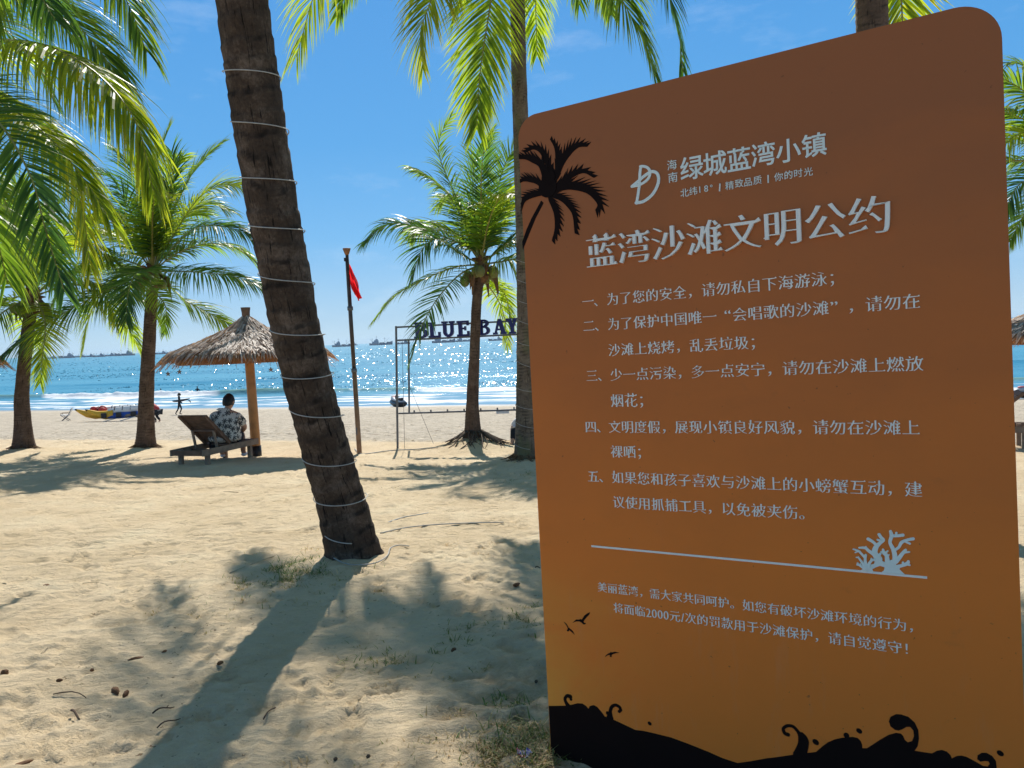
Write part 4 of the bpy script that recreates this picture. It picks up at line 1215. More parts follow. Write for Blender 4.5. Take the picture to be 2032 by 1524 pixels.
# palms on the left of the beach
b = PB['a']; D = b.y
pts = [b, P(290, 830, D), P(292, 760, D), P(298, 650, D), P(303, 560, D)]
c = P(303, 540, D)
fr = [dict(p=[P(330, 455, D), P(370, 365, D - .1), P(405, 315, D - .1), P(438, 284, D - .1)], ll=.85, dr=.5, m='leaf'),
      dict(p=[P(345, 465, D - .2), P(395, 392, D - .5), P(440, 368, D - .6), P(484, 366, D - .7)], ll=1., dr=.9, m='leaf_y'),
      dict(p=[P(345, 490, D - .4), P(390, 452, D - .8), P(455, 452, D - 1.1), P(510, 475, D - 1.1)], ll=.85, dr=1.2, m='leaf_d'),
      dict(p=[P(350, 538, D - .2), P(400, 541, D - .4), P(460, 548, D - .5), P(525, 568, D - .5)], ll=.8, dr=1.3, m='leaf_d'),
      dict(p=[P(340, 570, D + .2), P(365, 595, D + .4), P(410, 618, D + .5), P(455, 644, D + .5)], ll=.75, dr=.9, m='leaf'),
      dict(p=[P(290, 535, D - .8), P(268, 545, D - 1.4), P(255, 580, D - 1.8), P(250, 635, D - 1.9)], ll=.85, dr=.5, m='leaf_d', lw=.04, per=90),
      dict(p=[P(250, 560, D - .3), P(180, 592, D - .6), P(80, 650, D - .9), P(-10, 716, D - 1.)], ll=.95, dr=1.2, m='leaf_d', per=95),
      dict(p=[P(255, 540, D + .3), P(215, 570, D + .6), P(180, 620, D + .9), P(165, 690, D + .9)], ll=.8, dr=.5, m='leaf_y'),
      dict(p=[P(275, 560, D + .8), P(240, 600, D + 1.4), P(255, 650, D + 1.7), P(282, 702, D + 1.8)], ll=.7, dr=.8, m='leaf_y'),
      dict(p=[P(260, 520, D + .2), P(200, 510, D + .3), P(140, 540, D + .4), P(105, 600, D + .4)], ll=.85, dr=1.1, m='leaf'),
      dict(p=[P(280, 470, D - .2), P(250, 400, D - .5), P(222, 355, D - .6), P(195, 345, D - .6)], ll=.85, dr=.9, m='leaf_d'),
      dict(p=[P(290, 450, D - .3), P(275, 380, D - .6), P(262, 330, D - .8), P(232, 300, D - .9)], ll=.9, dr=.8, m='leaf_d'),
      dict(p=[P(305, 450, D), P(310, 370, D), P(318, 305, D), P(335, 255, D)], ll=.85, dr=.5, m='leaf'),
      dict(p=[P(315, 450, D - .3), P(335, 380, D - .6), P(345, 330, D - .8), P(340, 300, D - .9)], ll=.9, dr=.7, m='leaf_d'),
      dict(p=[P(330, 480, D + .4), P(370, 420, D + .8), P(415, 400, D + 1.1), P(460, 420, D + 1.2)], ll=.85, dr=.9, m='leaf'),
      dict(p=[P(300, 570, D - .5), P(325, 600, D - .8), P(330, 625, D - .9), P(328, 660, D - .9)], ll=.5, dr=.6, m='leaf')]
palm('palm with dense green crown and dark trunk left of the thatched parasol', b, pts, [.20, .155, .138, .125, .115], c, fr, 6, 41, M['trunk'], GB, 'leaf', .062, 2.8, .5, .9, 5, (.8, 1.4))
b = PB['b']; D = b.y
pts = [b, P(45, 830, D), P(44, 780, D), P(52, 690, D), P(62, 610, D)]
c = P(64, 590, D)
fr = [dict(p=[P(85, 620, D - .5), P(90, 660, D - .8), P(85, 700, D - 1.), P(80, 760, D - 1.)], ll=.6, dr=.5, m='leaf_y'),
      dict(p=[P(20, 610, D - .5), P(-30, 650, D - .9), P(-60, 700, D - 1.), P(-80, 740, D - 1.)], ll=.8, dr=.9, m='leaf'),
      dict(p=[P(30, 590, D), P(-10, 610, D), P(-40, 650, D), P(-60, 700, D)], ll=.7, dr=.9, m='leaf_y'),
      dict(p=[P(100, 560, D), P(150, 545, D), P(200, 575, D), P(235, 640, D)], ll=.8, dr=1., m='leaf_y'),
      dict(p=[P(90, 540, D + .2), P(130, 490, D + .3), P(180, 480, D + .4), P(225, 520, D + .4)], ll=.85, dr=.9, m='leaf'),
      dict(p=[P(40, 540, D), P(20, 470, D), P(-20, 430, D), P(-70, 430, D)], ll=.85, dr=.9, m='leaf'),
      dict(p=[P(75, 530, D), P(90, 460, D), P(120, 400, D), P(160, 380, D)], ll=.85, dr=.8, m='leaf'),
      dict(p=[P(60, 520, D - .3), P(50, 440, D - .6), P(40, 380, D - .8), P(20, 340, D - .9)], ll=.85, dr=.8, m='leaf'),
      dict(p=[P(50, 640, D + .8), P(70, 680, D + 1.2), P(90, 720, D + 1.2)], ll=.6, dr=.7, m='leaf_y')]
palm('palm with brown flared trunk foot at the far left of the beach', b, pts, [.21, .15, .125, .12, .115], c, fr, 8, 53, M['trunk'], GB, 'leaf', .055, 2.9, .45, .9, 8, (.3, 1.4))

# big palm just outside the left edge whose leaves hang into the view
D = 8.6
c = P(-190, 120, D)
b = Vector((c.x - .5, c.y + .2, 0)); b.z = gz(b.x, b.y)
fr = [dict(p=[P(-80, 80, D - .2), P(0, 78, D - .4), P(98, 92, D - .6), P(197, 150, D - .8), P(270, 244, D - .9), P(304, 378, D - .9)], ll=1.0, dr=2.0, m='leaf_y', lw=.034, per=140, vee=.05, start=.05, auto=.2),
      dict(p=[P(-90, 20, D), P(20, -20, D), P(118, 20, D), P(190, 90, D), P(240, 165, D)], ll=.95, dr=1.2, m='leaf', per=110, start=.05),
      dict(p=[P(-100, -60, D + .4), P(20, -140, D + .6), P(160, -130, D + .7), P(245, -10, D + .7), P(292, 105, D + .7)], ll=1.0, dr=1.0, m='leaf', per=110, start=.05),
      dict(p=[P(-110, 150, D - .4), P(0, 202, D - .9), P(92, 268, D - 1.2), P(165, 354, D - 1.3), P(228, 450, D - 1.3)], ll=.78, dr=1.5, m='leaf_y', per=115, start=.05, auto=.2),
      dict(p=[P(-120, 160, D - .8), P(-10, 235, D - 1.6), P(59, 346, D - 2.), P(90, 455, D - 2.1), P(128, 580, D - 2.1)], ll=.68, dr=.6, m='leaf_d', per=90, lw=.034, start=.05),
      dict(p=[P(-90, 170, D + .2), P(20, 215, D + .4), P(110, 290, D + .4), P(160, 400, D + .4), P(180, 540, D + .4)], ll=.7, dr=.9, m='leaf_y', per=100, age=.15, start=.05, auto=.2),
      dict(p=[P(-150, 230, D - .9), P(-80, 330, D - 1.5), P(-20, 430, D - 1.8), P(15, 560, D - 1.8)], ll=.85, dr=.8, m='leaf', start=.05),
      dict(p=[P(-150, 220, D + .5), P(-60, 300, D + .9), P(20, 420, D + 1.1), P(50, 560, D + 1.1)], ll=.85, dr=.8, m='leaf', start=.05),
      dict(p=[P(-120, 40, D + 1.), P(-20, 40, D + 1.8), P(60, 110, D + 2.2), P(110, 200, D + 2.3)], ll=.9, dr=1., m='leaf_d', start=.05),
      dict(p=[P(-150, -40, D - .5), P(-60, -90, D - 1.), P(40, -60, D - 1.4), P(110, 40, D - 1.6)], ll=.95, dr=1.2, m='leaf_d', start=.05)]
palm('big palm at the upper left edge with long yellow green leaves hanging into view', b, [b, b.lerp(c, .35) + Vector((.12, 0, 0)), b.lerp(c, .7), c], [.2, .15, .13, .12], c, fr, 6, 67, M['trunk'], GB, 'leaf', .07, 4.0, .4, .9, 4, (.4, 1.35), skip=lambda az, el: (az < 1.0 or az > 5.4))

# palm standing behind the board, its trunk showing above the top edge
D = 7.0
b = Gd(1738, D)
c = P(1722, -560, D)
fr = [dict(p=[P(1770, -420, D + .3), P(1782, -250, D + .5), P(1786, -60, D + .6), P(1792, 60, D + .6), P(1800, 160, D + .6)], ll=.66, dr=.2, m='leaf_y', lw=.036, per=95, start=.3, age=.2)]
palm('palm trunk rising behind the top edge of the notice board', b, [b, P(1735, 500, D), P(1729, 40, D), P(1724, -300, D), c], [.19, .15, .138, .128, .12], c, fr, 14, 71, M['trunk'], GB, 'leaf', .07, 3.8, .4, .9, 4, (.3, 1.35))
# palm beyond the right edge
D = 13.5
c = P(2125, 330, D)
b = Vector((c.x + .3, c.y, 0)); b.z = gz(b.x, b.y)
fr = [dict(p=[P(2090, 230, D), P(2060, 170, D), P(2030, 130, D), P(1995, 125, D)], ll=.7, dr=.9, m='leaf'),
      dict(p=[P(2080, 290, D - .2), P(2045, 265, D - .4), P(2010, 272, D - .5), P(1970, 320, D - .5)], ll=.75, dr=1., m='leaf_y'),
      dict(p=[P(2085, 335, D - .4), P(2050, 350, D - .7), P(2015, 375, D - .8), P(1985, 440, D - .8)], ll=.75, dr=1., m='leaf_d'),
      dict(p=[P(2090, 370, D), P(2060, 400, D), P(2030, 430, D), P(2004, 480, D)], ll=.6, dr=.7, m='leaf')]
palm('palm at the right edge with leaf tips showing beside the board', b, [b, b.lerp(c, .5) + Vector((.1, 0, 0)), c], [.2, .13, .12], c, fr, 12, 83, M['trunk'], GB, 'leaf', .06, 2.9, .5, .9, 5, (.3, 1.4))

# bare roots round the foot of the coconut palm
def roots():
    rng = random.Random(4); mb = MB(); b = PB['coco']
    for k in range(70):
        a = rng.random() * 6.283; L = .35 + .5 * rng.random(); pts = []
        for j in range(6):
            t = j / 5; r = .13 + L * t
            x = b.x + math.cos(a + .2 * math.sin(t * 4 + k)) * r; y = b.y + math.sin(a + .2 * math.sin(t * 4 + k)) * r
            pts.append((x, y, gz(x, y) + .14 * (1 - t) ** 2 + .012 - .02 * t))
        mb.tube(pts, [.016, .014, .012, .01, .008, .004], 5)
    return mb
root = [o for o in COL.objects if o.get('label', '').startswith('coconut palm with green nuts')][0]
o = roots().build('roots', simple('palm roots', (.10, .07, .05), .9, .4, 12)); o.parent = root; o.matrix_parent_inverse = Matrix.Translation(root.location).inverted()

# ------------------------------------------------------------------ thatched parasols
def thatch_parasol(base, lean, label):
    root = empty('thatched_parasol', base, label, 'parasol', 'thatched parasols')
    rng = np.random.default_rng(17)
    H = 2.53                                                    # apex above the sand
    ax, ay = lean
    mb = MB(); mb.tube([(0, 0, -.25), (0, 0, .12), (ax * .6, ay * .6, 1.6), (ax, ay, H - .08)], [.088, .086, .082, .075], 16)
    pole = mb.build('pole', M['pole_wood'], root)
    mb = MB(); mb.tube([(0, 0, -.05), (0, 0, .20)], [.096, .093], 16); mb.build('foot_sleeve', M['black'], pole)
    prof_r = np.array([0, .10, .39, .88, 1.38]); prof_z = np.array([0, -.075, -.28, -.50, -.67])
    zf = lambda r: np.interp(r, prof_r, prof_z)
    # cone added under the thatch strips to block light coming through
    mb = MB(); mb.lathe([(.05, H - .02)] + [(float(r), H + float(zf(r)) - .035) for r in (.15, .39, .65, .88, 1.1, 1.32)] + [(1.30, H - .74), (.85, H - .56), (.36, H - .33), (.05, H - .1)], 40, (ax, ay, 0))
    mb.build('light_block_cone', M['beam_wood'], root)
    VV = []; QQ = []; AA = []; MM = []; b0 = 0
    def strips(r0, n, ln, lift, mi, jit, wd):
        nonlocal b0
        a = rng.random(n) * 2 * np.pi; r = np.clip(r0 + rng.normal(0, jit, n), .03, 1.34); L = ln * rng.uniform(.7, 1.25, n)
        sk = rng.normal(0, .22, n)
        for (ra, la) in [(r, L)]:
            re = ra + la * .9
            off = rng.uniform(0, lift, n)
            p = []
            for k, f in enumerate((0, .5, 1.)):
                rr = ra + (re - ra) * f
                z = H + np.where(rr < 1.38, zf(rr), -.67 - (rr - 1.38) * 1.0) + off * (1 - .3 * f) + .012 * (1 - f)
                aa = a + sk * la * f / np.maximum(rr, .15)
                w2 = wd * (1, .85, .25)[k] * rng.uniform(.7, 1.3, n) * .5
                cx, cy = ax + rr * np.cos(aa), ay + rr * np.sin(aa)
                tx, ty = -np.sin(aa), np.cos(aa)
                tl = rng.normal(0, .006, n)
                p.append((np.stack([cx - tx * w2, cy - ty * w2, z - tl], 1), np.stack([cx + tx * w2, cy + ty * w2, z + tl], 1)))
            vv = np.stack([np.stack(q, 1) for q in p], 1)
            I = b0 + np.arange(n * 6).reshape(n, 3, 2)
            VV.append(vv.reshape(-1, 3))
            QQ.append(np.stack([I[:, :-1, 0], I[:, :-1, 1], I[:, 1:, 1], I[:, 1:, 0]], -1).reshape(-1, 4))
            AA.append(np.repeat(np.clip(rng.normal(.5, .27, n), 0, 1), 6)); MM.append(np.full(n * 2, mi)); b0 += n * 6
    for i, r0 in enumerate(np.linspace(1.24, .04, 16)):
        strips(r0, int(70 + 330 * r0), .26, .045, 0, .02, .034)
        strips(r0 - .04, int(30 + 130 * r0), .30, .06, 0, .03, .022)
    strips(1.24, 800, .23, .02, 1, .03, .026)
    strips(1.20, 600, .32, .0, 1, .05, .018)
    np_mesh('thatch', np.concatenate(VV), np.concatenate(QQ), [M['thatch'], M['thatch_edge']], root, False, {'age': np.concatenate(AA)}, np.concatenate(MM))
    mb = MB(); n = 8; zb = H - .76; rb = 1.26
    cs = [(ax + rb * math.cos(a), ay + rb * math.sin(a), zb) for a in [2 * math.pi * k / n - math.pi / 2 + .05 for k in range(n)]]
    for k in range(n): mb.bar(cs[k], cs[(k + 1) % n], .045, .115)
    mb.build('ring_beam', M['beam_wood'], root, .006)
    for k in range(n):
        mb = MB(); mb.bar((ax, ay, H - .16), (cs[k][0], cs[k][1], cs[k][2] + .075), .05, .05); mb.build('rafter', M['beam_wood'], root)
    mb = MB(); mb.lathe([(.075, H - .14), (.068, H - .02), (.072, H + .08), (.085, H + .16), (.082, H + .165)], 14, (ax, ay, 0)); mb.build('finial', M['wood'], root)
    return root
ub = G(509, 906)
um = thatch_parasol(ub, (P(487, 640, ub.y).x - ub.x, .05), 'grey thatched parasol on a leaning orange wooden pole above the seated person')
def at_ground(px, d):
    g = Gd(px, d); g.z = gz(g.x, g.y); return g
dup(um, at_ground(-147, 14.6), 1.1, 'thatched parasol whose brown eave just enters at the left edge')
dup(um, at_ground(2118, 12.6), 2.3, 'thatched parasol showing only at the right edge beside the board')
q = at_ground(1196, 15.6); dup(um, q, .6, 'thatched parasol hidden by the corded palm except its orange fringe')

# ------------------------------------------------------------------ sun loungers
def lounger(base, rz, label, Lg):
    root = empty('sun_lounger', base, label, 'sun lounger', 'wooden sun loungers', rz)
    W, h = .62, .215                                          # local X: head to foot, Y: across
    for s in (-1, 1):
        mb = MB(); mb.bar((0, s * W / 2, h), (Lg, s * W / 2, h), .035, .10); mb.build('side_rail', M['wood_pale'], root, .004)
    for x in (.17, Lg - .17):
        for s in (-1, 1):
            mb = MB(); mb.bar((x, s * (W / 2 - .052), -.12), (x, s * (W / 2 - .052), h + .03), .065, .065, (1, 0, 0)); mb.build('leg', M['wood_pale'], root, .004)
    mb = MB(); mb.box((.012, 0, h), (.03, W - .04, .085)); mb.box((Lg - .012, 0, h), (.03, W - .04, .085)); mb.build('end_rail', M['wood'], root, .004)
    mb = MB()
    for i in range(13):
        x = .80 + i * .085
        if x < Lg - .05: mb.box((x, 0, h + .038), (.07, W - .045, .02))
    mb.build('seat_slats', M['wood'], root)
    an = R(42); hx = .76; hz = h + .045; bl = .80
    d = Vector((-math.cos(an), 0, math.sin(an)))
    bk = MB()
    for s in (-1, 1):
        a = Vector((hx, s * (W / 2 - .065), hz)); bk.bar(a, a + d * bl, .04, .035)
    n = Vector((math.sin(an), 0, math.cos(an)))
    for i in range(9):
        c = Vector((hx, 0, hz)) + d * (.05 + i * .087) + n * .026
        m = Matrix((d, Vector((0, 1, 0)), n)).transposed(); bk.box(c, (.076, W - .07, .017), m)
    bk.bar(Vector((hx, -W / 2 + .07, hz)) + d * .42 - n * .02, Vector((hx, W / 2 - .07, hz)) + d * .42 - n * .02, .04, .03)
    back = bk.build('backrest', M['wood'], root)
    for s in (-1, 1):
        mb = MB(); mb.bar(Vector((hx, s * (W / 2 - .10), hz)) + d * .44 - n * .03, (hx - .30 + .02, s * (W / 2 - .10), h + .0), .035, .03); mb.build('prop', M['wood_pale'], back)
    mb = MB(); mb.bar((hx - .28, -W / 2 + .02, h - .02), (hx - .28, W / 2 - .02, h - .02), .04, .04); mb.build('cross_bar', M['wood'], root)
    return root
lb = G(413, 923); le = G(497, 910)
ld_ = (le - lb); ld_.z = 0; LL = ld_.length; ld_.normalize()
LA = math.atan2(ld_.y, ld_.x)
off = Vector((-ld_.y, ld_.x, 0)) * .26
lo = lounger(Vector((lb.x, lb.y, 0)) + off - ld_ * .17 + Vector((0, 0, gz(lb.x, lb.y))), LA, 'wooden sun lounger with raised slatted backrest under the parasol on which the person sits', LL + .34)
g = at_ground(-215, 15.3); dup(lo, g, R(8), 'wooden sun lounger whose foot end just enters at the left edge')
g = at_ground(2052, 12.3); g.z += .12; dup(lo, g, R(155), 'wooden sun lounger at the right edge behind the notice board')

# ------------------------------------------------------------------ people
def skin_mesh(name, joints, edges, mat, parent, sub=2, root=0, smoothit=0):
    """grow one continuous surface over a skeleton: joints = [(xyz, radius or (rx, ry))]"""
    me = bpy.data.meshes.new(name)
    me.from_pydata([j[0] for j in joints], edges, [])
    o = bpy.data.objects.new(name, me); COL.objects.link(o)
    o.modifiers.new('skin', 'SKIN').use_smooth_shade = True
    sv = me.skin_vertices[0].data
    for i, j in enumerate(joints):
        r = j[1] if hasattr(j[1], '__len__') else (j[1], j[1])
        sv[i].radius = r; sv[i].use_root = (i == root)
    s = o.modifiers.new('sub', 'SUBSURF'); s.levels = sub; s.render_levels = sub
    dg = bpy.context.evaluated_depsgraph_get(); dg.update()
    m2 = bpy.data.meshes.new_from_object(o.evaluated_get(dg)); m2.name = name
    bpy.data.objects.remove(o); bpy.data.meshes.remove(me)
    m2.materials.clear(); m2.materials.append(mat)
    m2.polygons.foreach_set('material_index', [0] * len(m2.polygons))
    m2.polygons.foreach_set('use_smooth', [True] * len(m2.polygons))
    r = bpy.data.objects.new(name, m2)
    return link(r, parent)

def merge_into(o, mb):
    """add extra geometry (head, fingers) to a grown body so it stays one mesh"""
    bm = bmesh.new(); bm.from_mesh(o.data)
    vs = [bm.verts.new(p) for p in mb.v]
    for f, sm in zip(mb.f, mb.sm):
        try: bm.faces.new([vs[i] for i in f]).smooth = sm
        except ValueError: pass
    bm.to_mesh(o.data); bm.free()

def head_shape(mb, c, s, face, tilt=0.):
    """a head with jaw, nose, ears, eye sockets; face = direction it looks (2D unit)"""
    fx, fy = face; rx, ry = fy, -fx
    rot = Matrix(((rx, fx, 0), (ry, fy, 0), (0, 0, 1)))
    tm = Matrix.Rotation(tilt, 3, Vector((rx, ry, 0)))
    vs = []; fs = []; seg, rings = 18, 14
    for i in range(rings + 1):
        th = math.pi * i / rings
        for k in range(seg):
            a = 2 * math.pi * k / seg
            x = .076 * math.sin(th) * math.cos(a); y = .096 * math.sin(th) * math.sin(a); z = .118 * math.cos(th)
            if z < -.02: x *= 1 - .30 * (-z - .02) / .1; y = y * (1 - .18 * (-z - .02) / .1) + .012 * (-z - .02) / .1
            if y > .06 and abs(x) < .02 and -.04 < z < .012: y += .016
            if y > .05 and .018 < abs(x) < .05 and 0 < z < .03: y -= .008
            p = tm @ (rot @ Vector((x, y, z)) * s) + Vector(c); vs.append(p)
    for i in range(rings):
        for k in range(seg):
            a = i * seg + k; b = i * seg + (k + 1) % seg
            fs.append((a, a + seg, b + seg, b))
    mb.add(vs, fs, 0, True)
    for sd in (-1, 1):
        e = tm @ (rot @ Vector((sd * .078, -.008, .0)) * s) + Vector(c)
        mb.ellipsoid(e, (.014 * s, .02 * s, .032 * s), 8, 6)

def hand(mb, w, d, upv, s=1.):
    """palm plus four curled fingers and a thumb growing from the wrist w along d"""
    d = Vector(d).normalized(); u = Vector(upv); sd = d.cross(u).normalized(); u = sd.cross(d)
    pc = Vector(w) + d * .045 * s
    mb.ellipsoid(pc, (.036 * s, .036 * s, .03 * s), 10, 7)
    for k, ln in enumerate((.062, .074, .07, .055)):
        b = Vector(w) + d * .075 * s + sd * (k - 1.5) * .019 * s
        p1 = b + d * ln * .45 * s - u * .008 * s; p2 = p1 + d * ln * .25 * s - u * .022 * s; p3 = p2 - u * .022 * s - d * .004
        mb.tube([b - d * .02, b, p1, p2, p3], [.009 * s, .0095 * s, .009 * s, .008 * s, .006 * s], 6)
    b = Vector(w) + d * .03 * s + sd * -.032 * s
    mb.tube([b, b - sd * .025 * s + d * .025 * s, b - sd * .02 * s + d * .05 * s - u * .01 * s], [.012 * s, .011 * s, .007 * s], 6)

def seated():
    # sits across the lounger with the back towards the viewer
    c = (lb + le) / 2; px = Vector((lb.x, lb.y, 0)) + off - ld_ * .17 + ld_ * (LL * .60 + .17) - off * .35; seat_z = gz(px.x, px.y) + .26
    root = empty('person', (px.x, px.y, seat_z), 'person in a white shirt with dark palm print sitting on the lounger, back turned', 'person', None, R(6))
    J = [((0, 0, .09), (.165, .14)), ((0, .03, .26), (.17, .14)), ((.01, .08, .42), (.165, .125)), ((.02, .12, .53), (.12, .10)), ((.035, .16, .59), .066), ((.045, .19, .63), .06),
         ((-.17, .12, .49), .072), ((-.24, .26, .28), .055), ((-.10, .42, .22), .04), ((-.05, .47, .22), .032),
         ((.20, .13, .49), .072), ((.28, .26, .27), .055), ((.20, .42, .19), .04), ((.16, .47, .19), .032),
         ((-.11, .12, .07), .10), ((-.17, .42, .16), .075), ((-.18, .46, -.08), .052), ((-.18, .46, -.20), .042), ((-.18, .60, -.235), .034),
         ((.11, .12, .07), .10), ((.17, .44, .16), .075), ((.18, .48, -.08), .052), ((.18, .48, -.20), .042), ((.18, .62, -.235), .034)]
    E = [(0, 1), (1, 2), (2, 3), (3, 4), (4, 5), (3, 6), (6, 7), (7, 8), (8, 9), (3, 10), (10, 11), (11, 12), (12, 13), (0, 14), (14, 15), (15, 16), (16, 17), (17, 18), (0, 19), (19, 20), (20, 21), (21, 22), (22, 23)]
    body = skin_mesh('body', J, E, M['skin'], root)
    mb = MB(); head_shape(mb, (.05, .225, .715), 1.10, (.25, .97), -.25)
    hand(mb, (-.06, .46, .22), (.9, .4, 0), (0, 0, 1)); hand(mb, (.17, .46, .19), (-.9, .4, 0), (0, 0, 1))
    merge_into(body, mb)
    # hair: short, covering crown and back of the head
    mb = MB(); rng = random.Random(3)
    vs = []; fs = []; seg, rings = 24, 12
    f2 = Vector((.25, .97, 0)).normalized(); r2 = Vector((f2.y, -f2.x, 0))
    for i in range(rings + 1):
        th = math.pi * .64 * i / rings
        for k in range(seg):
            a = 2 * math.pi * k / seg
            fwd = math.sin(a)
            t2 = th * (1 - .33 * max(0, fwd) ** 1.5) 
            tp = 1 - .55 * max(0, t2 / math.pi - .46); x = .088 * math.sin(t2) * math.cos(a) * tp; y = .108 * math.sin(t2) * math.sin(a) * tp - .004; z = .130 * math.cos(t2)
            q = Vector((.05, .225, .722)) + (r2 * x + f2 * y + Vector((0, 0, z))) * 1.10 + Vector((rng.uniform(-1, 1), rng.uniform(-1, 1), rng.uniform(-1, 1))) * .006
            q += f2 * (.25 * z * 1.0) * .6
            vs.append(q)
    for i in range(rings):
        for k in range(seg):
            a = i * seg + k; b = i * seg + (k + 1) % seg; fs.append((a, a + seg, b + seg, b))
    mb.add(vs, fs, 0, True); mb.build('hair', M['hair'], root)
    a = N('palm print shirt')
    c = a.coord()
    v = a.n('TexVoronoi', feature='F1'); v.voronoi_dimensions = '3D'
    a.set(v.inputs['Vector'], c); a.set(v.inputs['Scale'], 9.5); a.set(v.inputs['Randomness'], .75)
    dv = a.vmath('SUBTRACT', c, v.outputs['Position'])
    sp = a.n('SeparateXYZ'); a.set(sp.inputs[0], dv)
    rr = a.math('SQRT', a.math('ADD', a.math('MULTIPLY', sp.outputs[0], sp.outputs[0]), a.math('MULTIPLY', sp.outputs[2], sp.outputs[2])))
    an = a.math('ARCTAN2', sp.outputs[2], sp.outputs[0])
    st = a.math('ABSOLUTE', a.math('SINE', a.math('MULTIPLY_ADD', an, 3.5, a.math('MULTIPLY', rr, 22))))
    lim = a.math('MULTIPLY_ADD', st, .043, .006)
    m1 = a.maprange(a.math('SUBTRACT', lim, rr), -.002, .002)
    stem = a.math('MULTIPLY', a.maprange(a.math('ABSOLUTE', a.math('MULTIPLY_ADD', rr, .12, sp.outputs[0])), .008, .005), a.maprange(sp.outputs[2], .0, -.004))
    m1 = a.math('MAXIMUM', m1, a.math('MULTIPLY', stem, .9))

    col = a.mix(m1, (.62, .57, .50), (.03, .03, .035))
    tan = a.maprange(a.noise(c, 7, 3), .60, .64)
    col = a.mix(a.math('MULTIPLY', tan, a.maprange(a.noise(c, 45, 2), .45, .55)), col, (.22, .12, .05))
    shirt = a.done(a.pr(col, .85, a.bump(a.noise(c, 9, 3), .5, .03)))
    JS = [((0, .0, .03), (.31, .22)), ((0, .02, .18), (.305, .215)), ((.005, .06, .34), (.27, .18)), ((.01, .10, .47), (.225, .15)), ((.02, .13, .56), (.135, .10)), ((.03, .155, .61), .082),
          ((-.17, .13, .47), .10), ((-.23, .24, .32), .09), ((.20, .14, .47), .10), ((.27, .24, .31), .09)]
    skin_mesh('shirt', JS, [(0, 1), (1, 2), (2, 3), (3, 4), (4, 5), (3, 6), (6, 7), (3, 8), (8, 9)], shirt, root, 3)
    skin_mesh('shorts', [((0, .03, .05), (.20, .12)), ((-.12, .15, .07), .118), ((-.17, .39, .155), .10), ((.12, .15, .07), .118), ((.17, .40, .155), .10)], [(0, 1), (1, 2), (0, 3), (3, 4)], M['darkcloth'], root)
    for s in (-1, 1):
        mb = MB(); mb.ellipsoid((s * .18, .55, -.235), (.05, .13, .038), 12, 7); mb.build('shoe', M['white_cloth'], root)
seated()

def standing():
    g = G(357, 823)
    k = 1.0
    root = empty('person', g, 'person in a black wetsuit walking along the shore with a surfboard under the arm', 'person', None, R(-75))
    J = [((0, 0, .90), (.14, .11)), ((0, .02, 1.15), (.125, .095)), ((0, .03, 1.35), (.15, .10)), ((0, .03, 1.45), (.09, .07)), ((0, .04, 1.52), .05),
         ((-.2, .02, 1.40), .06), ((-.27, .0, 1.14), .045), ((-.30, .12, .93), .035), ((-.30, .2, .86), .03),
         ((.2, .02, 1.40), .06), ((.30, .02, 1.15), .045), ((.26, .20, 1.02), .035), ((.24, .28, 1.0), .03),
         ((-.10, .0, .86), .095), ((-.10, .14, .48), .065), ((-.10, -.02, .09), .042), ((-.10, .14, .04), .035),
         ((.10, .0, .86), .095), ((.10, -.08, .48), .065), ((.10, -.30, .12), .042), ((.10, -.20, .03), .035)]
    E = [(0, 1), (1, 2), (2, 3), (3, 4), (3, 5), (5, 6), (6, 7), (7, 8), (3, 9), (9, 10), (10, 11), (11, 12), (0, 13), (13, 14), (14, 15), (15, 16), (0, 17), (17, 18), (18, 19), (19, 20)]
    b = skin_mesh('body', J, E, M['darkcloth'], root)
    mb = MB(); head_shape(mb, (0, .07, 1.63), 1., (0, 1)); merge_into(b, mb)
    mb = MB(); mb.ellipsoid((0, .05, 1.66), (.088, .108, .11), 14, 9); mb.ellipsoid((0, -.04, 1.58), (.07, .05, .13), 12, 8); mb.build('hair', M['hair'], root)
    # surfboard, held against the far hip
    bd = empty('surfboard', g + Vector((.10, .16, 1.02)), 'dark surfboard carried under the arm of the person in the wetsuit', 'surfboard', None, R(-8))
    vs = []; n = 24; mb = MB()
    pts = []
    for i in range(n + 1):
        t = i / n; x = -.95 + 1.9 * t; wv = .24 * math.sin(math.pi * t ** .9) ** .55
        pts.append((x, wv))
    out = pts + [(x, -w_) for x, w_ in pts[::-1][1:-1]]
    mb.poly(out, -.03, .03, 0, lambda x, y, z: (x * .8, y * .8, z + .10 + x * .08 + y * .22 + .07 * (x / .95) ** 2))
    mb.build('deck', M['jet_black'], bd, .01)
    mb = MB(); mb.poly([(.58, -.0), (.78, -.0), (.86, -.2)], -.008, .008, 0, lambda x, y, z: (x, z, y + .10)); mb.build('fin', M['jet_black'], bd)
standing()

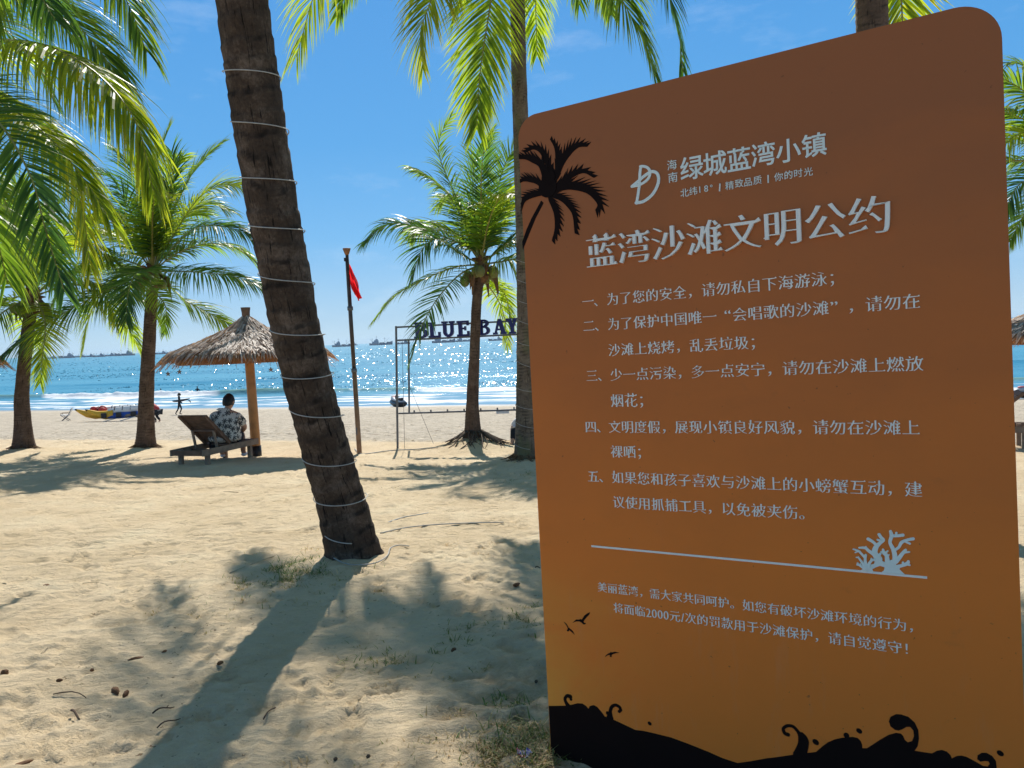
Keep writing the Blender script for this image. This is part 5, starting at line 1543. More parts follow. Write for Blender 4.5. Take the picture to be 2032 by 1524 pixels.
def bather(px, py, label, ht, hx):
    d = 118.0
    p = P(px, py, d); p.z = SEA_Z - .02
    root = empty('person', p, label, 'person', 'swimmers beyond the breaking wave')
    J = [((0, 0, -.5), (.15, .11)), ((0, .0, -.1), (.15, .11)), ((0, .02, ht - .45), (.19, .12)), ((0, .02, ht - .32), (.09, .08)), ((0, .03, ht - .25), .06),
         ((-.22, .02, ht - .45), .075), ((-.40, .1, ht - .6 + hx), .055), ((.22, .02, ht - .45), .075), ((.38, .15, ht - .7), .055)]
    b = skin_mesh('body', J, [(0, 1), (1, 2), (2, 3), (3, 4), (3, 5), (5, 6), (3, 7), (7, 8)], M['darkcloth'], root)
    mb = MB(); head_shape(mb, (0, .04, ht - .12), 1.1, (0, 1)); merge_into(b, mb)
    mb = MB(); mb.ellipsoid((0, .02, ht - .09), (.098, .115, .12), 12, 8); mb.build('hair', M['hair'], root)
bather(391.5, 772, 'dark bather upright in the water right of the walking person', .72, 0.)
bather(319, 775, 'dark bather with a raised arm in the water left of the walking person', .60, .3)

def bending(g, label, cloth, hat, rz, s=1., trousers=None):
    root = empty('person', g, label, 'person', None, rz)
    root.scale = (s,) * 3
    J = [((0, 0, .62), (.16, .14)), ((0, .16, .80), (.155, .13)), ((0, .34, .92), (.16, .12)), ((0, .42, .96), (.10, .08)), ((0, .50, .99), .055),
         ((-.2, .36, .90), .065), ((-.26, .50, .66), .05), ((-.20, .66, .46), .037), ((-.18, .70, .38), .03),
         ((.2, .36, .90), .065), ((.27, .46, .66), .05), ((.22, .62, .44), .037), ((.2, .66, .36), .03),
         ((-.11, .02, .60), .10), ((-.14, .26, .36), .07), ((-.13, .04, .07), .045), ((-.13, .16, .04), .036),
         ((.11, .02, .60), .10), ((.14, .24, .34), .07), ((.13, .0, .07), .045), ((.13, .12, .04), .036)]
    E = [(0, 1), (1, 2), (2, 3), (3, 4), (3, 5), (5, 6), (6, 7), (7, 8), (3, 9), (9, 10), (10, 11), (11, 12), (0, 13), (13, 14), (14, 15), (15, 16), (0, 17), (17, 18), (18, 19), (19, 20)]
    b = skin_mesh('body', J, E, M['skin'], root)
    mb = MB(); head_shape(mb, (0, .60, 1.02), 1., (0, 1), -.7); hand(mb, (-.18, .70, .40), (0, .3, -.9), (0, 1, 0)); hand(mb, (.2, .66, .38), (0, .3, -.9), (0, 1, 0)); merge_into(b, mb)
    skin_mesh('jacket', [((0, -.02, .62), (.20, .17)), ((0, .15, .80), (.19, .16)), ((0, .33, .92), (.19, .145)), ((0, .42, .97), (.11, .09)), ((-.2, .36, .90), .088), ((-.26, .5, .66), .072), ((-.21, .63, .50), .056), ((.2, .36, .90), .088), ((.27, .46, .66), .072), ((.22, .6, .48), .056)],
              [(0, 1), (1, 2), (2, 3), (3, 4), (4, 5), (5, 6), (3, 7), (7, 8), (8, 9)], cloth, root)
    skin_mesh('trousers', [((0, .0, .60), (.18, .15)), ((-.12, .02, .57), .115), ((-.14, .26, .36), .085), ((-.13, .05, .12), .062), ((.12, .02, .57), .115), ((.14, .24, .34), .085), ((.13, .02, .12), .062)],
              [(0, 1), (1, 2), (2, 3), (0, 4), (4, 5), (5, 6)], trousers or M['darkcloth'], root)
    mb = MB(); mb.ellipsoid((0, .60, 1.07), (.10, .12, .09), 12, 8); mb.lathe([(.16, 0), (.155, .015), (.09, .03)], 14, (0, .62, 1.055)); mb.build('cap', hat, root)
g = G(315, 838); bending(g + Vector((0, 0, 0)), 'person in a red jacket and dark cap bending down behind the palm trunk', M['red_cloth'], M['darkcloth'], R(75), 1.12)

def sitter():
    d = 14.9; p = P(1043, 888, d); p.z = gz(p.x, d)
    root = empty('person', p, 'person in a white shirt sitting on the sand behind the corded palm trunk', 'person', None, R(165)); root.scale = (.9,) * 3
    J = [((0, 0, .10), (.15, .12)), ((0, .03, .28), (.14, .11)), ((0, .07, .43), (.15, .10)), ((0, .10, .50), (.09, .07)), ((0, .13, .56), .05),
         ((-.18, .08, .45), .06), ((-.25, .16, .26), .048), ((-.16, .34, .24), .036), ((.18, .08, .45), .06), ((.25, .16, .26), .048), ((.16, .34, .24), .036),
         ((-.11, .12, .12), .09), ((-.15, .36, .34), .066), ((-.15, .52, .06), .045), ((-.15, .62, .03), .035), ((.11, .12, .12), .09), ((.15, .36, .34), .066), ((.15, .52, .06), .045), ((.15, .62, .03), .035)]
    E = [(0, 1), (1, 2), (2, 3), (3, 4), (3, 5), (5, 6), (6, 7), (3, 8), (8, 9), (9, 10), (0, 11), (11, 12), (12, 13), (13, 14), (0, 15), (15, 16), (16, 17), (17, 18)]
    b = skin_mesh('body', J, E, M['skin'], root)
    mb = MB(); head_shape(mb, (0, .17, .67), 1., (0, 1), -.3); hand(mb, (-.16, .34, .24), (.6, .7, 0), (0, 0, 1)); hand(mb, (.16, .34, .24), (-.6, .7, 0), (0, 0, 1)); merge_into(b, mb)
    mb = MB(); mb.ellipsoid((0, .15, .70), (.088, .108, .11), 12, 8); mb.build('hair', M['hair'], root)
    skin_mesh('shirt', [((0, 0, .09), (.18, .15)), ((0, .03, .28), (.175, .14)), ((0, .07, .42), (.17, .12)), ((0, .10, .51), (.10, .08)), ((-.18, .08, .44), .085), ((-.24, .14, .31), .075), ((.18, .08, .44), .085), ((.24, .14, .31), .075)],
              [(0, 1), (1, 2), (2, 3), (3, 4), (4, 5), (3, 6), (6, 7)], M['white_cloth'], root)
    skin_mesh('trousers', [((0, .02, .10), (.17, .12)), ((-.11, .12, .12), .10), ((-.15, .36, .34), .078), ((-.15, .50, .1), .056), ((.11, .12, .12), .10), ((.15, .36, .34), .078), ((.15, .50, .1), .056)],
              [(0, 1), (1, 2), (2, 3), (0, 4), (4, 5), (5, 6)], M['darkcloth'], root)
sitter()

# ------------------------------------------------------------------ flag pole
def flagpole():
    b = G(713.5, 901); D = b.y
    root = empty('flag_pole', b, 'leaning metal flag pole with funnel top and limp red flag', 'flag pole')
    L = lambda px, py, dd=0: P(px, py, D + dd) - b
    mb = MB(); mb.tube([L(714.3, 915), L(713.5, 901), L(703, 735)], [.048, .046, .042], 14); lo_ = mb.build('lower_pole', simple('rusted pole', (.30, .17, .09), .5, .35, 6, .2), root)
    mb = MB(); mb.tube([L(703, 735.5), L(697, 640), L(688.5, 505)], [.036, .034, .030], 12); mb.build('upper_pole', simple('dark pole', (.07, .055, .05), .4, .3, 6, .3), root)
    for y, x in ((735, 703), (612, 695.2)):
        mb = MB(); mb.tube([L(x, y + 4), L(x - .5, y - 4)], [.052, .052], 14); mb.build('collar', M['steel'], root)
    c = L(688.5, 506); mb = MB(); mb.lathe([(.03, 0), (.045, .03), (.075, .115), (.07, .12), (.01, .10)], 14, c); mb.build('funnel_top', M['beam_wood'], root)
    mb = MB(); q = L(686, 515); mb.box(q, (.06, .05, .07)); mb.build('pulley', M['black'], root, .01)
    mb = MB(); mb.tube([L(685.5, 514), L(693, 640), L(704, 800), L(708, 856)], .006, 5); mb.build('halyard', M['cord_dark'], root)
    mb = MB(); mb.box(L(709, 855), (.03, .09, .14)); mb.build('cleat', M['steel'], root, .008)
    # flag
    nu, nv = 30, 22; V = []
    A, Bq = np.array(L(690.5, 519)), np.array(L(695.5, 562))
    for j in range(nv + 1):
        v = j / nv
        for i in range(nu + 1):
            u = i / nu
            h = A * (1 - v) + Bq * v
            tip = np.array(L(719.5, 590)) * (1 - v) + np.array(L(711, 597)) * v
            p = h * (1 - u) + tip * u
            fold = math.sin(v * 10 + u * 5) * .095 * min(1, .25 + u) + math.sin(v * 19 - u * 9 + 1) * .045 * min(1, u * 3)
            bow = math.sin(u * math.pi)
            V.append((p[0] + .020 * bow * (.6 - v) + .018 * math.sin(u * 11 + v * 4) * u * (1 - u), p[1] + fold - .05 * u, p[2] + .03 * bow * (1 - v) - .01 * bow * v))
    I = np.arange((nu + 1) * (nv + 1)).reshape(nv + 1, nu + 1)
    f = np_mesh('flag', V, np.stack([I[:-1, :-1], I[:-1, 1:], I[1:, 1:], I[1:, :-1]], -1).reshape(-1, 4), M['red_flag'], root)
flagpole()

# ------------------------------------------------------------------ steel frame with letters
def frame_sign():
    D0, D1 = 15.05, 14.75
    b = G(789, 891)
    b = P(789, 893, D0)
    root = empty('letter_frame', b, 'thin grey steel frame carrying the big navy letters in front of the sea', 'sign frame')
    def L(px, py):
        return P(px, py, D0 + (D1 - D0) * (px - 789) / 240) - b
    def yline(y0, y1, px): return y0 + (y1 - y0) * (px - 787) / (1030 - 787)
    XR = 1150
    mb = MB(); mb.bar(L(789.3, 905), L(786, 647), .038, .038, (0, 1, 0)); mb.build('post', M['steel'], root)
    mb = MB(); mb.bar(L(XR, yline(818, 812, XR) + 66), L(XR, yline(649, 636, XR)), .05, .05, (0, 1, 0)); mb.build('post', M['steel'], root)
    for y0, y1, x0 in ((649.5, 636.5, 788), (675.5, 663.5, 789), (820.5, 813, 791)):
        mb = MB(); mb.bar(L(x0, yline(y0, y1, x0)), L(XR - 2, yline(y0, y1, XR - 2)), .034, .034); mb.build('rail', M['steel'], root)
    mb = MB(); mb.bar(L(812, 819), L(811, 676), .033, .032, (0, 1, 0)); mb.build('upright', M['steel'], root)
    mb = MB()
    for k in range(7):
        x = 822 + k * 33; mb.box(L(x, yline(820.5, 813, x) - 3), (.03, .03, .05))
    mb.build('rail_studs', M['steel'], root)
    mb = MB(); mb.bar(L(985, yline(820.5, 813, 985) + 4.2), L(1010, yline(820.5, 813, 1010) + 4), .03, .05); mb.build('bracket', M['white_cloth'], root)
    for x0, y0, x1, y1 in ((798, 676, 803, 890), (812, 765, 860, 880)):
        mb = MB(); mb.tube([L(x0, y0), L(x1, y1)], .004, 4); mb.build('guy_wire', M['steel'], root)
    # slab letters
    e = L(1030, 660) - L(800, 671.2); ex = e.normalized()
    ez = Vector((0, 0, 1)) - ex * ex.z; ez.normalize(); ey = ez.cross(ex)
    def letter(ch, px0, px1, pyt, pyb):
        o0 = L(px0, pyb); W = (L(px1, pyb) - o0).length; Hh = (L(px0, pyt) - o0).length
        mb = MB(); k = [0]
        def fr(x, y, z): return o0 + ex * x * W + ez * y * Hh + ey * z
        def add(pts):
            d = .0022 * k[0]; k[0] += 1
            mb.poly(pts, -.05 - d, .03 + d, 0, fr)
        def rect(x0, y0, x1, y1): add([(x0, y0), (x1, y0), (x1, y1), (x0, y1)])
        def ringarc(cx, cy, rx, ry, t, a0, a1, tw=None):
            tw = tw or t; n = 14
            o = [(cx + rx * math.cos(a0 + (a1 - a0) * i / n), cy + ry * math.sin(a0 + (a1 - a0) * i / n)) for i in range(n + 1)]
            i_ = [(cx + (rx - tw) * math.cos(a0 + (a1 - a0) * i / n), cy + (ry - t) * math.sin(a0 + (a1 - a0) * i / n)) for i in range(n + 1)]
            add(o + i_[::-1])
        h = math.pi / 2; s = .13
        if ch == 'B':
            rect(.10, 0, .38, 1); rect(0, 0, .52, s); rect(0, 1 - s, .50, 1); rect(.36, .46, .5, .46 + s)
            ringarc(.48, .755, .40, .245, s, -h, h, .26); ringarc(.5, .29, .46, .29, s, -h, h, .27)
        if ch == 'L':
            rect(.12, 0, .42, 1); rect(0, 1 - s, .58, 1); rect(0, 0, 1, s); rect(.82, .1, 1, .36)
        if ch == 'U':
            rect(.10, .34, .36, 1); rect(.66, .34, .90, 1); rect(0, 1 - s, .46, 1); rect(.56, 1 - s, 1, 1); ringarc(.5, .345, .40, .35, .17, -math.pi, 0, .25)
        if ch == 'E':
            rect(.12, 0, .42, 1); rect(0, 0, .98, s); rect(0, 1 - s, .95, 1); rect(.8, .1, .98, .33); rect(.78, .68, .95, .9); rect(.4, .44, .62, .56); rect(.6, .36, .72, .64)
        if ch == 'A':
            add([(.10, .05), (.24, .05), (.50, .80), (.44, 1), (.38, 1)]); add([(.38, 1), (.62, 1), (.94, .05), (.62, .05), (.40, .78)])
            rect(.25, .26, .7, .38); rect(0, 0, .34, s); rect(.54, 0, 1, s)
        if ch == 'Y':
            rect(.36, 0, .64, .5); rect(.22, 0, .78, s); add([(.08, 1), (.38, 1), (.64, .42), (.36, .42)]); add([(.64, 1), (.92, 1), (.64, .42), (.5, .45)]); rect(0, 1 - s, .46, 1); rect(.56, 1 - s, 1, 1)
        mb.build('letter', M['navy'], root)
    for ch, x0, x1, yt, yb in (('B', 823, 852, 640, 672), ('L', 852, 875, 640, 670.5), ('U', 878, 904, 638, 669.3), ('E', 908, 933, 637, 667.8), ('B', 950, 974, 634.5, 665.5), ('A', 979, 1006, 633.5, 664), ('Y', 1005, 1030, 632, 662.8)):
        letter(ch, x0, x1, yt, yb)
frame_sign()

# ------------------------------------------------------------------ craft on the beach
def loft(mb, secs, mi=0, cap=True):
    """secs: list of lists of 3D points (closed rings of equal length)"""
    n = len(secs[0]); vs = [p for s in secs for p in s]; fs = []
    for i in range(len(secs) - 1):
        for k in range(n):
            a = i * n + k; b = i * n + (k + 1) % n; fs.append((a, b, b + n, a + n))
    if cap: fs.append(tuple(range(n))[::-1]); fs.append(tuple((len(secs) - 1) * n + k for k in range(n)))
    mb.add(vs, fs, mi, True)

def jet_ski(base, rz, label):
    root = empty('jet_ski', base, label, 'jet ski', 'jet skis on the shore', rz)
    def sec(x, w, zb, zt): return [(x, -w, zt), (x, -w * .98, (zt + zb) * .52), (x, -w * .5, zb), (x, w * .5, zb), (x, w * .98, (zt + zb) * .52), (x, w, zt), (x, w * .5, zt + .03), (x, -w * .5, zt + .03)]
    mb = MB(); loft(mb, [sec(-1.5, .42, .10, .42), sec(-.8, .56, .0, .44), (sec(.3, .56, .0, .46)), sec(1.0, .42, .08, .50), sec(1.4, .22, .26, .54), sec(1.6, .05, .44, .56)]); mb.build('hull', M['jet_black'], root)
    mb = MB(); loft(mb, [sec(-1.35, .34, .42, .56), sec(-.5, .40, .44, .66), sec(.2, .40, .44, .72), sec(.62, .36, .46, .86), sec(1.1, .26, .48, .74), sec(1.5, .06, .50, .58)]); mb.build('deck', M['jet_grey'], root)
    mb = MB(); loft(mb, [sec(-1.25, .16, .55, .86), sec(-.7, .19, .60, .80), sec(-.2, .17, .66, .78), sec(.25, .15, .68, .84)]); mb.build('seat', M['jet_black'], root)
    mb = MB(); mb.bar((.45, 0, .80), (.36, 0, 1.05), .07, .09); mb.tube([(.30, -.38, 1.07), (.38, -.12, 1.06), (.38, .12, 1.06), (.30, .38, 1.07)], .02, 8); mb.build('handlebar', M['jet_black'], root)
    for s in (-1, 1):
        mb = MB(); mb.box((.5, s * .33, .93), (.06, .14, .1)); mb.build('mirror', M['jet_black'], root, .02)
    mb = MB(); mb.ellipsoid((.8, 0, .84), (.3, .24, .12), 12, 8); mb.build('hood', simple('pink life vest fabric', (.5, .14, .16), .6, .25, 9), root)
    return root
g = at_ground(789, 71.5); g.z = max(g.z, SEA_Z - .02) + .02
js = jet_ski(g, R(118), 'silver and black jet ski at the water edge seen through the steel frame')
g = at_ground(2052, 57.0); g.z = max(g.z, SEA_Z) + .02
dup(js, g, R(165), 'dark jet ski on the shore at the right edge beside the board')

def banana_boat():
    g = G(145, 838); D = g.y
    root = empty('inflatable_boat', g, 'yellow, white and blue inflatable towing boat with upturned noses on the sand', 'inflatable boat', None, R(14)); root.scale = (.80, .9, 1)
    for k, (ox, oy) in enumerate(((0, .95), (1.05, 0))):
        pts = [(ox - .05, oy, .74), (ox + .25, oy, .62), (ox + .75, oy, .42), (ox + 1.4, oy, .34), (ox + 2.0, oy, .40)]
        mb = MB(); mb.tube(pts, [.05, .13, .22, .29, .32], 14); nose = mb.build('nose', M['yellow_vinyl'], root)
        mb = MB(); mb.tube([(ox - .1, oy, .765), (ox + .04, oy, .71)], [.035, .085], 10); mb.build('nose_cap', M['black'], nose)
        pts = [(ox + 1.6, oy, .56), (ox + 2.4, oy, .62), (ox + 3.6, oy, .66), (ox + 4.3, oy, .66), (ox + 4.75, oy, .62)]
        mb = MB(); mb.tube(pts, [.16, .22, .23, .23, .18], 14); body = mb.build('seat_tube', M['white_vinyl'], root)
        for j in range(5):
            x = ox + 2.1 + j * .6; mb = MB(); mb.tube([(x, oy - .24, .64), (x, oy - .1, .87), (x, oy + .1, .87), (x, oy + .24, .64)], .028, 6); mb.build('strap', M['black'], body)
        mb = MB(); mb.tube([(ox + 1.35, oy - .1, .26), (ox + 2.2, oy - .12, .28), (ox + 3.6, oy - .12, .30), (ox + 4.7, oy - .1, .30)], [.14, .21, .21, .16], 14); mb.build('float', M['blue_vinyl'], root)
    for x in (2.4, 3.5, 4.6):
        mb = MB(); mb.box((x, -.42, .34), (.42, .07, .34)); mb.build('foot_pad', M['black'], root, .03)
    return root
banana_boat()

def heap(px, py, label, cat, name, mat, n, spread, seed, lift=0.):
    g = G(px, py); g.z += lift
    rng = random.Random(seed); mb = MB()
    root = empty(name, g, label, cat)
    for k in range(n):
        r = .12 + .13 * rng.random()
        c = (rng.uniform(-1, 1) * spread, rng.uniform(-.4, .4) * spread, .08 + .26 * rng.random())
        mb.ellipsoid(c, (r * 1.3, r, r * .9), 9, 6)
    mb.build('bundle', mat, root)
def on_boat(px, py, d, label, cat, name, mat, n, spread, seed):
    p = P(px, py, d)
    root = empty(name, p, label, cat); rng = random.Random(seed); mb = MB()
    for k in range(n):
        r = .11 + .12 * rng.random(); mb.ellipsoid((rng.uniform(-1, 1) * spread, rng.uniform(-.5, .5) * spread, .10 + .24 * rng.random()), (r * 1.3, r, r), 9, 6)
    mb.build('padding', mat, root)
    mb = MB()
    for k in range(4):
        x = rng.uniform(-1, 1) * spread; mb.tube([(x, -.2, .05), (x + .05, -.25, .3), (x + .1, 0, .48), (x + .1, .2, .3)], .02, 5)
    mb.build('straps', M['black'], root)
bd = G(150, 838).y
on_boat(197, 820.5, bd + 1.0, 'heap of red life vests lying on the inflatable boat', 'life vests', 'life_vest_heap', M['red_cloth'], 13, .34, 5)
on_boat(268, 824, bd + 1.6, 'dark gear bags at the tail of the inflatable boat left of the palm trunk', 'bag', 'gear_bag', M['darkcloth'], 12, .42, 6)
for k, (x0, y0, x1, y1, lab) in enumerate(((222, 834.5, 262, 822, 'pale paddle leaning on the side of the inflatable boat nearer its noses'), (238, 836, 277, 824, 'pale paddle leaning on the inflatable boat next to the palm trunk'))):
    a_ = G(x0, y0); b_ = P(x1, y1, bd + .6)
    a_.y = min(a_.y, b_.y)
    root = empty('paddle', a_, lab, 'paddle', 'paddles by the inflatable boat')
    dd = b_ - a_
    mb = MB(); mb.tube([(0, 0, .02), dd * .8], .028, 7); mb.build('shaft', M['white_vinyl'], root)
    mb = MB(); mb.tube([dd * .78, dd * .86, dd * .98], [.03, .10, .07], 8, squash=(1, .4, 1)); mb.build('blade', M['wood_pale'], root)
def beach_chair():
    g = G(131, 835); root = empty('folding_chair', g, 'small pale folding chair on the sand left of the inflatable boat', 'chair', None, R(200))
    root.scale = (1.05,) * 3
    for s in (-1, 1):
        for a_, b_ in (((-.22, s * .25, 0), (.26, s * .25, .42)), ((.24, s * .25, 0), (-.2, s * .25, .40)), ((-.16, s * .25, .32), (-.42, s * .25, .84))):
            mb = MB(); mb.tube([a_, b_], .022, 6); mb.build('leg' if b_[2] < .6 else 'back_post', M['steel'], root)
        mb = MB(); mb.box((.02, s * .27, .53), (.46, .05, .025)); mb.build('armrest', M['wood_pale'], root)
        mb = MB(); mb.tube([(.22, s * .26, .36), (.22, s * .26, .53)], .015, 6); mb.build('arm_post', M['steel'], root)
    mb = MB(); mb.box((.03, 0, .385), (.46, .48, .03), Matrix.Rotation(-.08, 3, 'Y')); mb.build('seat', M['white_vinyl'], root)
    m = Matrix.Rotation(-.46, 3, 'Y'); mb = MB(); mb.box((-.31, 0, .62), (.03, .48, .42), m); mb.build('backrest', M['white_vinyl'], root)
beach_chair()
p = at_ground(4, 84); p.z = SEA_Z + .10
root = empty('surfboard', p, 'dark board lying in the shallow water at the far left', 'surfboard')
mb = MB(); out = [(-1.4 + 2.8 * i / 20, .33 * math.sin(math.pi * i / 20) ** .6) for i in range(21)]; mb.poly(out + [(x, -y) for x, y in out[::-1][1:-1]], 0, .1, 0, lambda x, y, z: (x, y, z + .09 * (x / 1.4) ** 2)); mb.build('deck', M['jet_black'], root)
mb = MB(); mb.poly([(-1.1, 0), (-.8, 0), (-1.2, .22)], -.01, .01, 0, lambda x, y, z: (x, z, y + .1)); mb.build('fin', M['jet_black'], root)

# hanging starfish under the parasol eave
for px, py, lab in ((333.5, 742, 'dangling star ornament nearest the left tip of the parasol eave'), (356, 738, 'dangling star ornament second from the left tip of the parasol eave'), (537.5, 733.5, 'dangling star ornament under the eave between pole and leaning palm'), (557, 727, 'dangling star ornament closest to the leaning palm trunk')):
    ctr = ub + Vector((P(487, 640, ub.y).x - ub.x, .05, 0))
    dx = P(px, py, ub.y).x - ctr.x
    dy = -math.sqrt(max(.02, 1.34 ** 2 - dx * dx)) * .75
    p = P(px, py, ctr.y + dy)
    root = empty('star_ornament', p, lab, 'ornament', 'star ornaments hanging from the parasol')
    o = [(.05 * (1 if k % 2 == 0 else .38) * math.sin(math.pi * k / 5), .05 * (1 if k % 2 == 0 else .38) * math.cos(math.pi * k / 5)) for k in range(10)]
    mb = MB(); mb.poly(o, -.008, .008, 0, lambda x, y, z: (x, z, y)); mb.build('star', M['wood_pale'], root)
    mb = MB(); mb.tube([(0, 0, .07), (0, 0, max(.1, ub.z + 1.80 - p.z))], .003, 4); mb.build('string', M['cord_dark'], root)

# ------------------------------------------------------------------ fishing ships
def ship(base, label, s, rz):
    root = empty('fishing_ship', base, label, 'ship', 'fishing ships on the horizon', rz)
    root.scale = (s,) * 3
    def sec(x, w, zt): return [(x, -w, zt), (x, -w * .8, -.6), (x, w * .8, -.6), (x, w, zt)]
    mb = MB(); loft(mb, [sec(-15, 2.4, 3.0), sec(-8, 3.4, 2.3), sec(2, 3.5, 2.2), sec(9, 2.8, 3.0), sec(13.5, 1.3, 4.2), sec(16, .15, 5.2)]); mb.build('hull', M['hull'], root)
    mb = MB(); mb.box((-7, 0, 3.6), (8, 5, 3)); mb.box((-6, 0, 5.9), (5, 4.4, 1.8)); mb.build('deckhouse', M['ship_white'], root, .1)
    mb = MB(); mb.box((-5.4, 0, 7.5), (2.6, 3.2, 1.5)); mb.build('bridge', M['ship_white'], root, .1)
    for x, z0, z1 in ((-5.5, 8, 12.5), (-11.5, 3, 9.5), (5.5, 2, 10.)):
        mb = MB(); mb.bar((x, 0, z0), (x + .2, 0, z1), .28, .28, (1, 0, 0)); mb.bar((x - 1.6, 0, z1 - 1.5), (x + 1.6, 0, z1 - 1.2), .16, .16); mb.build('mast', M['ship_mast'], root)
    for (a_, b_) in (((5.5, 0, 4), (11.5, 0, 9)), ((-11.5, 0, 5), (-15, 0, 9))):
        mb = MB(); mb.bar(a_, b_, .2, .2); mb.build('boom', M['ship_mast'], root)
    mb = MB(); mb.box((1.5, 0, 2.9), (6, 3.6, 1.4)); mb.box((9.5, 0, 3.6), (2.4, 2.6, 1.2)); mb.build('deck_gear', M['hull'], root, .1)
    return root
SHIPS = [(101, 22, 0, 'blue fishing ship foremost at the left end of the distant row'), (131, 36, 0, 'low long fishing ship second from the left end of the row'),
         (158, 22, 0, 'fishing ship third in the row left of the hanging palm leaf'), (175, 24, 0, 'fishing ship behind the drooping palm leaf in the crowded row'),
         (195, 26, 0, 'fishing ship with tall masts in the middle of the crowded row'), (217, 24, 0, 'fishing ship right of the tall masted one in the crowded row'),
         (247, 38, 0, 'long fishing ship just left of the dark palm trunk'), (319, 24, 0, 'small fishing ship just right of the dark palm trunk'),
         (343, 26, 0, 'fishing ship near the left slope of the thatched parasol'), (362, 20, 180, 'fishing ship partly covered by the thatched parasol roof'),
         (680, 42, 180, 'fishing ship between the leaning palm and the flag pole'), (701, 18, 0, 'small far ship peeping out right of the flag pole'),
         (756, 46, 180, 'fishing ship alone between flag pole and steel frame'), (800, 30, 0, 'fishing ship seen through the frame behind the palm leaf'),
         (880, 46, 180, 'fishing ship below the letters L and U'), (921, 34, 180, 'fishing ship below the letter E'), (985, 30, 0, 'fishing ship below the letter A'), (75, 14, 0, 'tiny fishing ship farthest left near the flared palm trunk')]
sh = None
rs = random.Random(9)
for px, wpx, rz, lab in SHIPS:
    d = 1650 + rs.uniform(-120, 180) if wpx > 20 else 2300
    p = P(px, 690, d); p.z = SEA_Z
    s = wpx / FPX * d / 31 * 1.0
    if sh is None: sh = ship(p, lab, s, R(rz + 180)); o = sh
    else: o = dup(sh, p, R(rz + 180 + rs.uniform(-14, 14)), lab, s)

# ------------------------------------------------------------------ ground litter
def blades(name, spots, label, seed):
    """tufts: (px, py, spread x, spread y, count, height, greenness)"""
    rng = np.random.default_rng(seed); VV = []; QQ = []; AA = []; b0 = 0
    for (px, py, sx, sy, n, h, gr) in spots:
        c = G(px, py)
        x = c.x + rng.normal(0, sx, n); y = c.y + rng.normal(0, sy, n)
        # clump
        k = max(3, n // 14); cx = rng.normal(0, sx, k); cy = rng.normal(0, sy, k); wh = rng.integers(0, k, n)
        x = c.x + cx[wh] + rng.normal(0, .03, n); y = c.y + cy[wh] + rng.normal(0, .03, n)
        z = ground_np(x, y) - .012
        a = rng.random(n) * 2 * np.pi; L = h * .8 * rng.uniform(.3, 1.2, n); lean = rng.uniform(.5, 1.6, n)
        d = np.stack([np.cos(a) * np.sin(lean), np.sin(a) * np.sin(lean), np.cos(lean)], 1)
        w2 = np.stack([-np.sin(a), np.cos(a), a * 0], 1) * (rng.uniform(.0012, .0028, n))[:, None]
        p0 = np.stack([x, y, z], 1); p1 = p0 + d * (L * .55)[:, None]
        d2 = nrm(d + np.array([0, 0, -.7]) * rng.uniform(.3, 1.3, n)[:, None]); p2 = p1 + d2 * (L * .5)[:, None]
        vv = np.stack([p0 - w2, p0 + w2, p1 - w2, p1 + w2, p2 - w2 * .1, p2 + w2 * .1], 1)
        I = b0 + np.arange(n * 6).reshape(n, 6)
        VV.append(vv.reshape(-1, 3)); QQ.append(np.concatenate([I[:, [0, 1, 3, 2]], I[:, [2, 3, 5, 4]]])); b0 += n * 6
        AA.append(np.repeat(np.clip(rng.normal(1 - gr, .22, n), 0, 1), 6))
    a = N('mixed dry and green grass')
    col = a.ramp(a.attr('age'), [(.1, (.07, .15, .025)), (.4, (.17, .20, .045)), (.65, (.42, .31, .15)), (1, (.60, .45, .26))])
    p = a.pr(col, .6); t = a.n('BsdfTranslucent'); a.set(t.inputs['Color'], a.mix(1, col, (1.6, 1.5, 1.2), 'MULTIPLY'))
    mx = a.n('MixShader', n_0=.35); a.t.links.new(p, mx.inputs[1]); a.t.links.new(t.outputs[0], mx.inputs[2])
    o = np_mesh(name, np.concatenate(VV), np.concatenate(QQ), a.done(mx.outputs[0]), None, False, {'age': np.concatenate(AA)})
    return tag(o, label, 'grass', None, 'stuff')
blades('grass', [(590, 1128, .10, .14, 900, .10, .85), (560, 1150, .22, .16, 900, .08, .5), (520, 1185, .28, .12, 500, .06, .25), (640, 1095, .25, .15, 700, .07, .2), (470, 1210, .18, .1, 160, .06, .4), (340, 1195, .25, .1, 120, .05, .4),
                 (380, 1118, .25, .12, 110, .05, .2), (740, 1165, .28, .18, 500, .05, .15), (900, 1080, .35, .25, 350, .05, .1), (760, 1310, .12, .10, 380, .07, .55), (1010, 1240, .16, .10, 420, .06, .6), (1060, 1210, .1, .1, 200, .06, .6),
                 (1010, 1395, .06, .05, 160, .08, .8), (1040, 1460, .07, .05, 420, .10, .6), (960, 1480, .15, .05, 700, .06, .45), (900, 1505, .18, .05, 700, .06, .3), (1060, 1500, .07, .04, 500, .10, .5), (830, 1518, .12, .04, 260, .06, .35),
                 (1080, 1470, .05, .05, 350, .09, .35), (980, 1430, .12, .06, 420, .045, .15), (1075, 1535, .05, .03, 260, .10, .5), (1040, 945, .35, .35, 420, .07, .45), (975, 945, .35, .35, 160, .05, .3), (800, 1340, .2, .1, 120, .05, .3)],
       'sparse green and dry grass tufts in the sand round palm feet and board', 3)

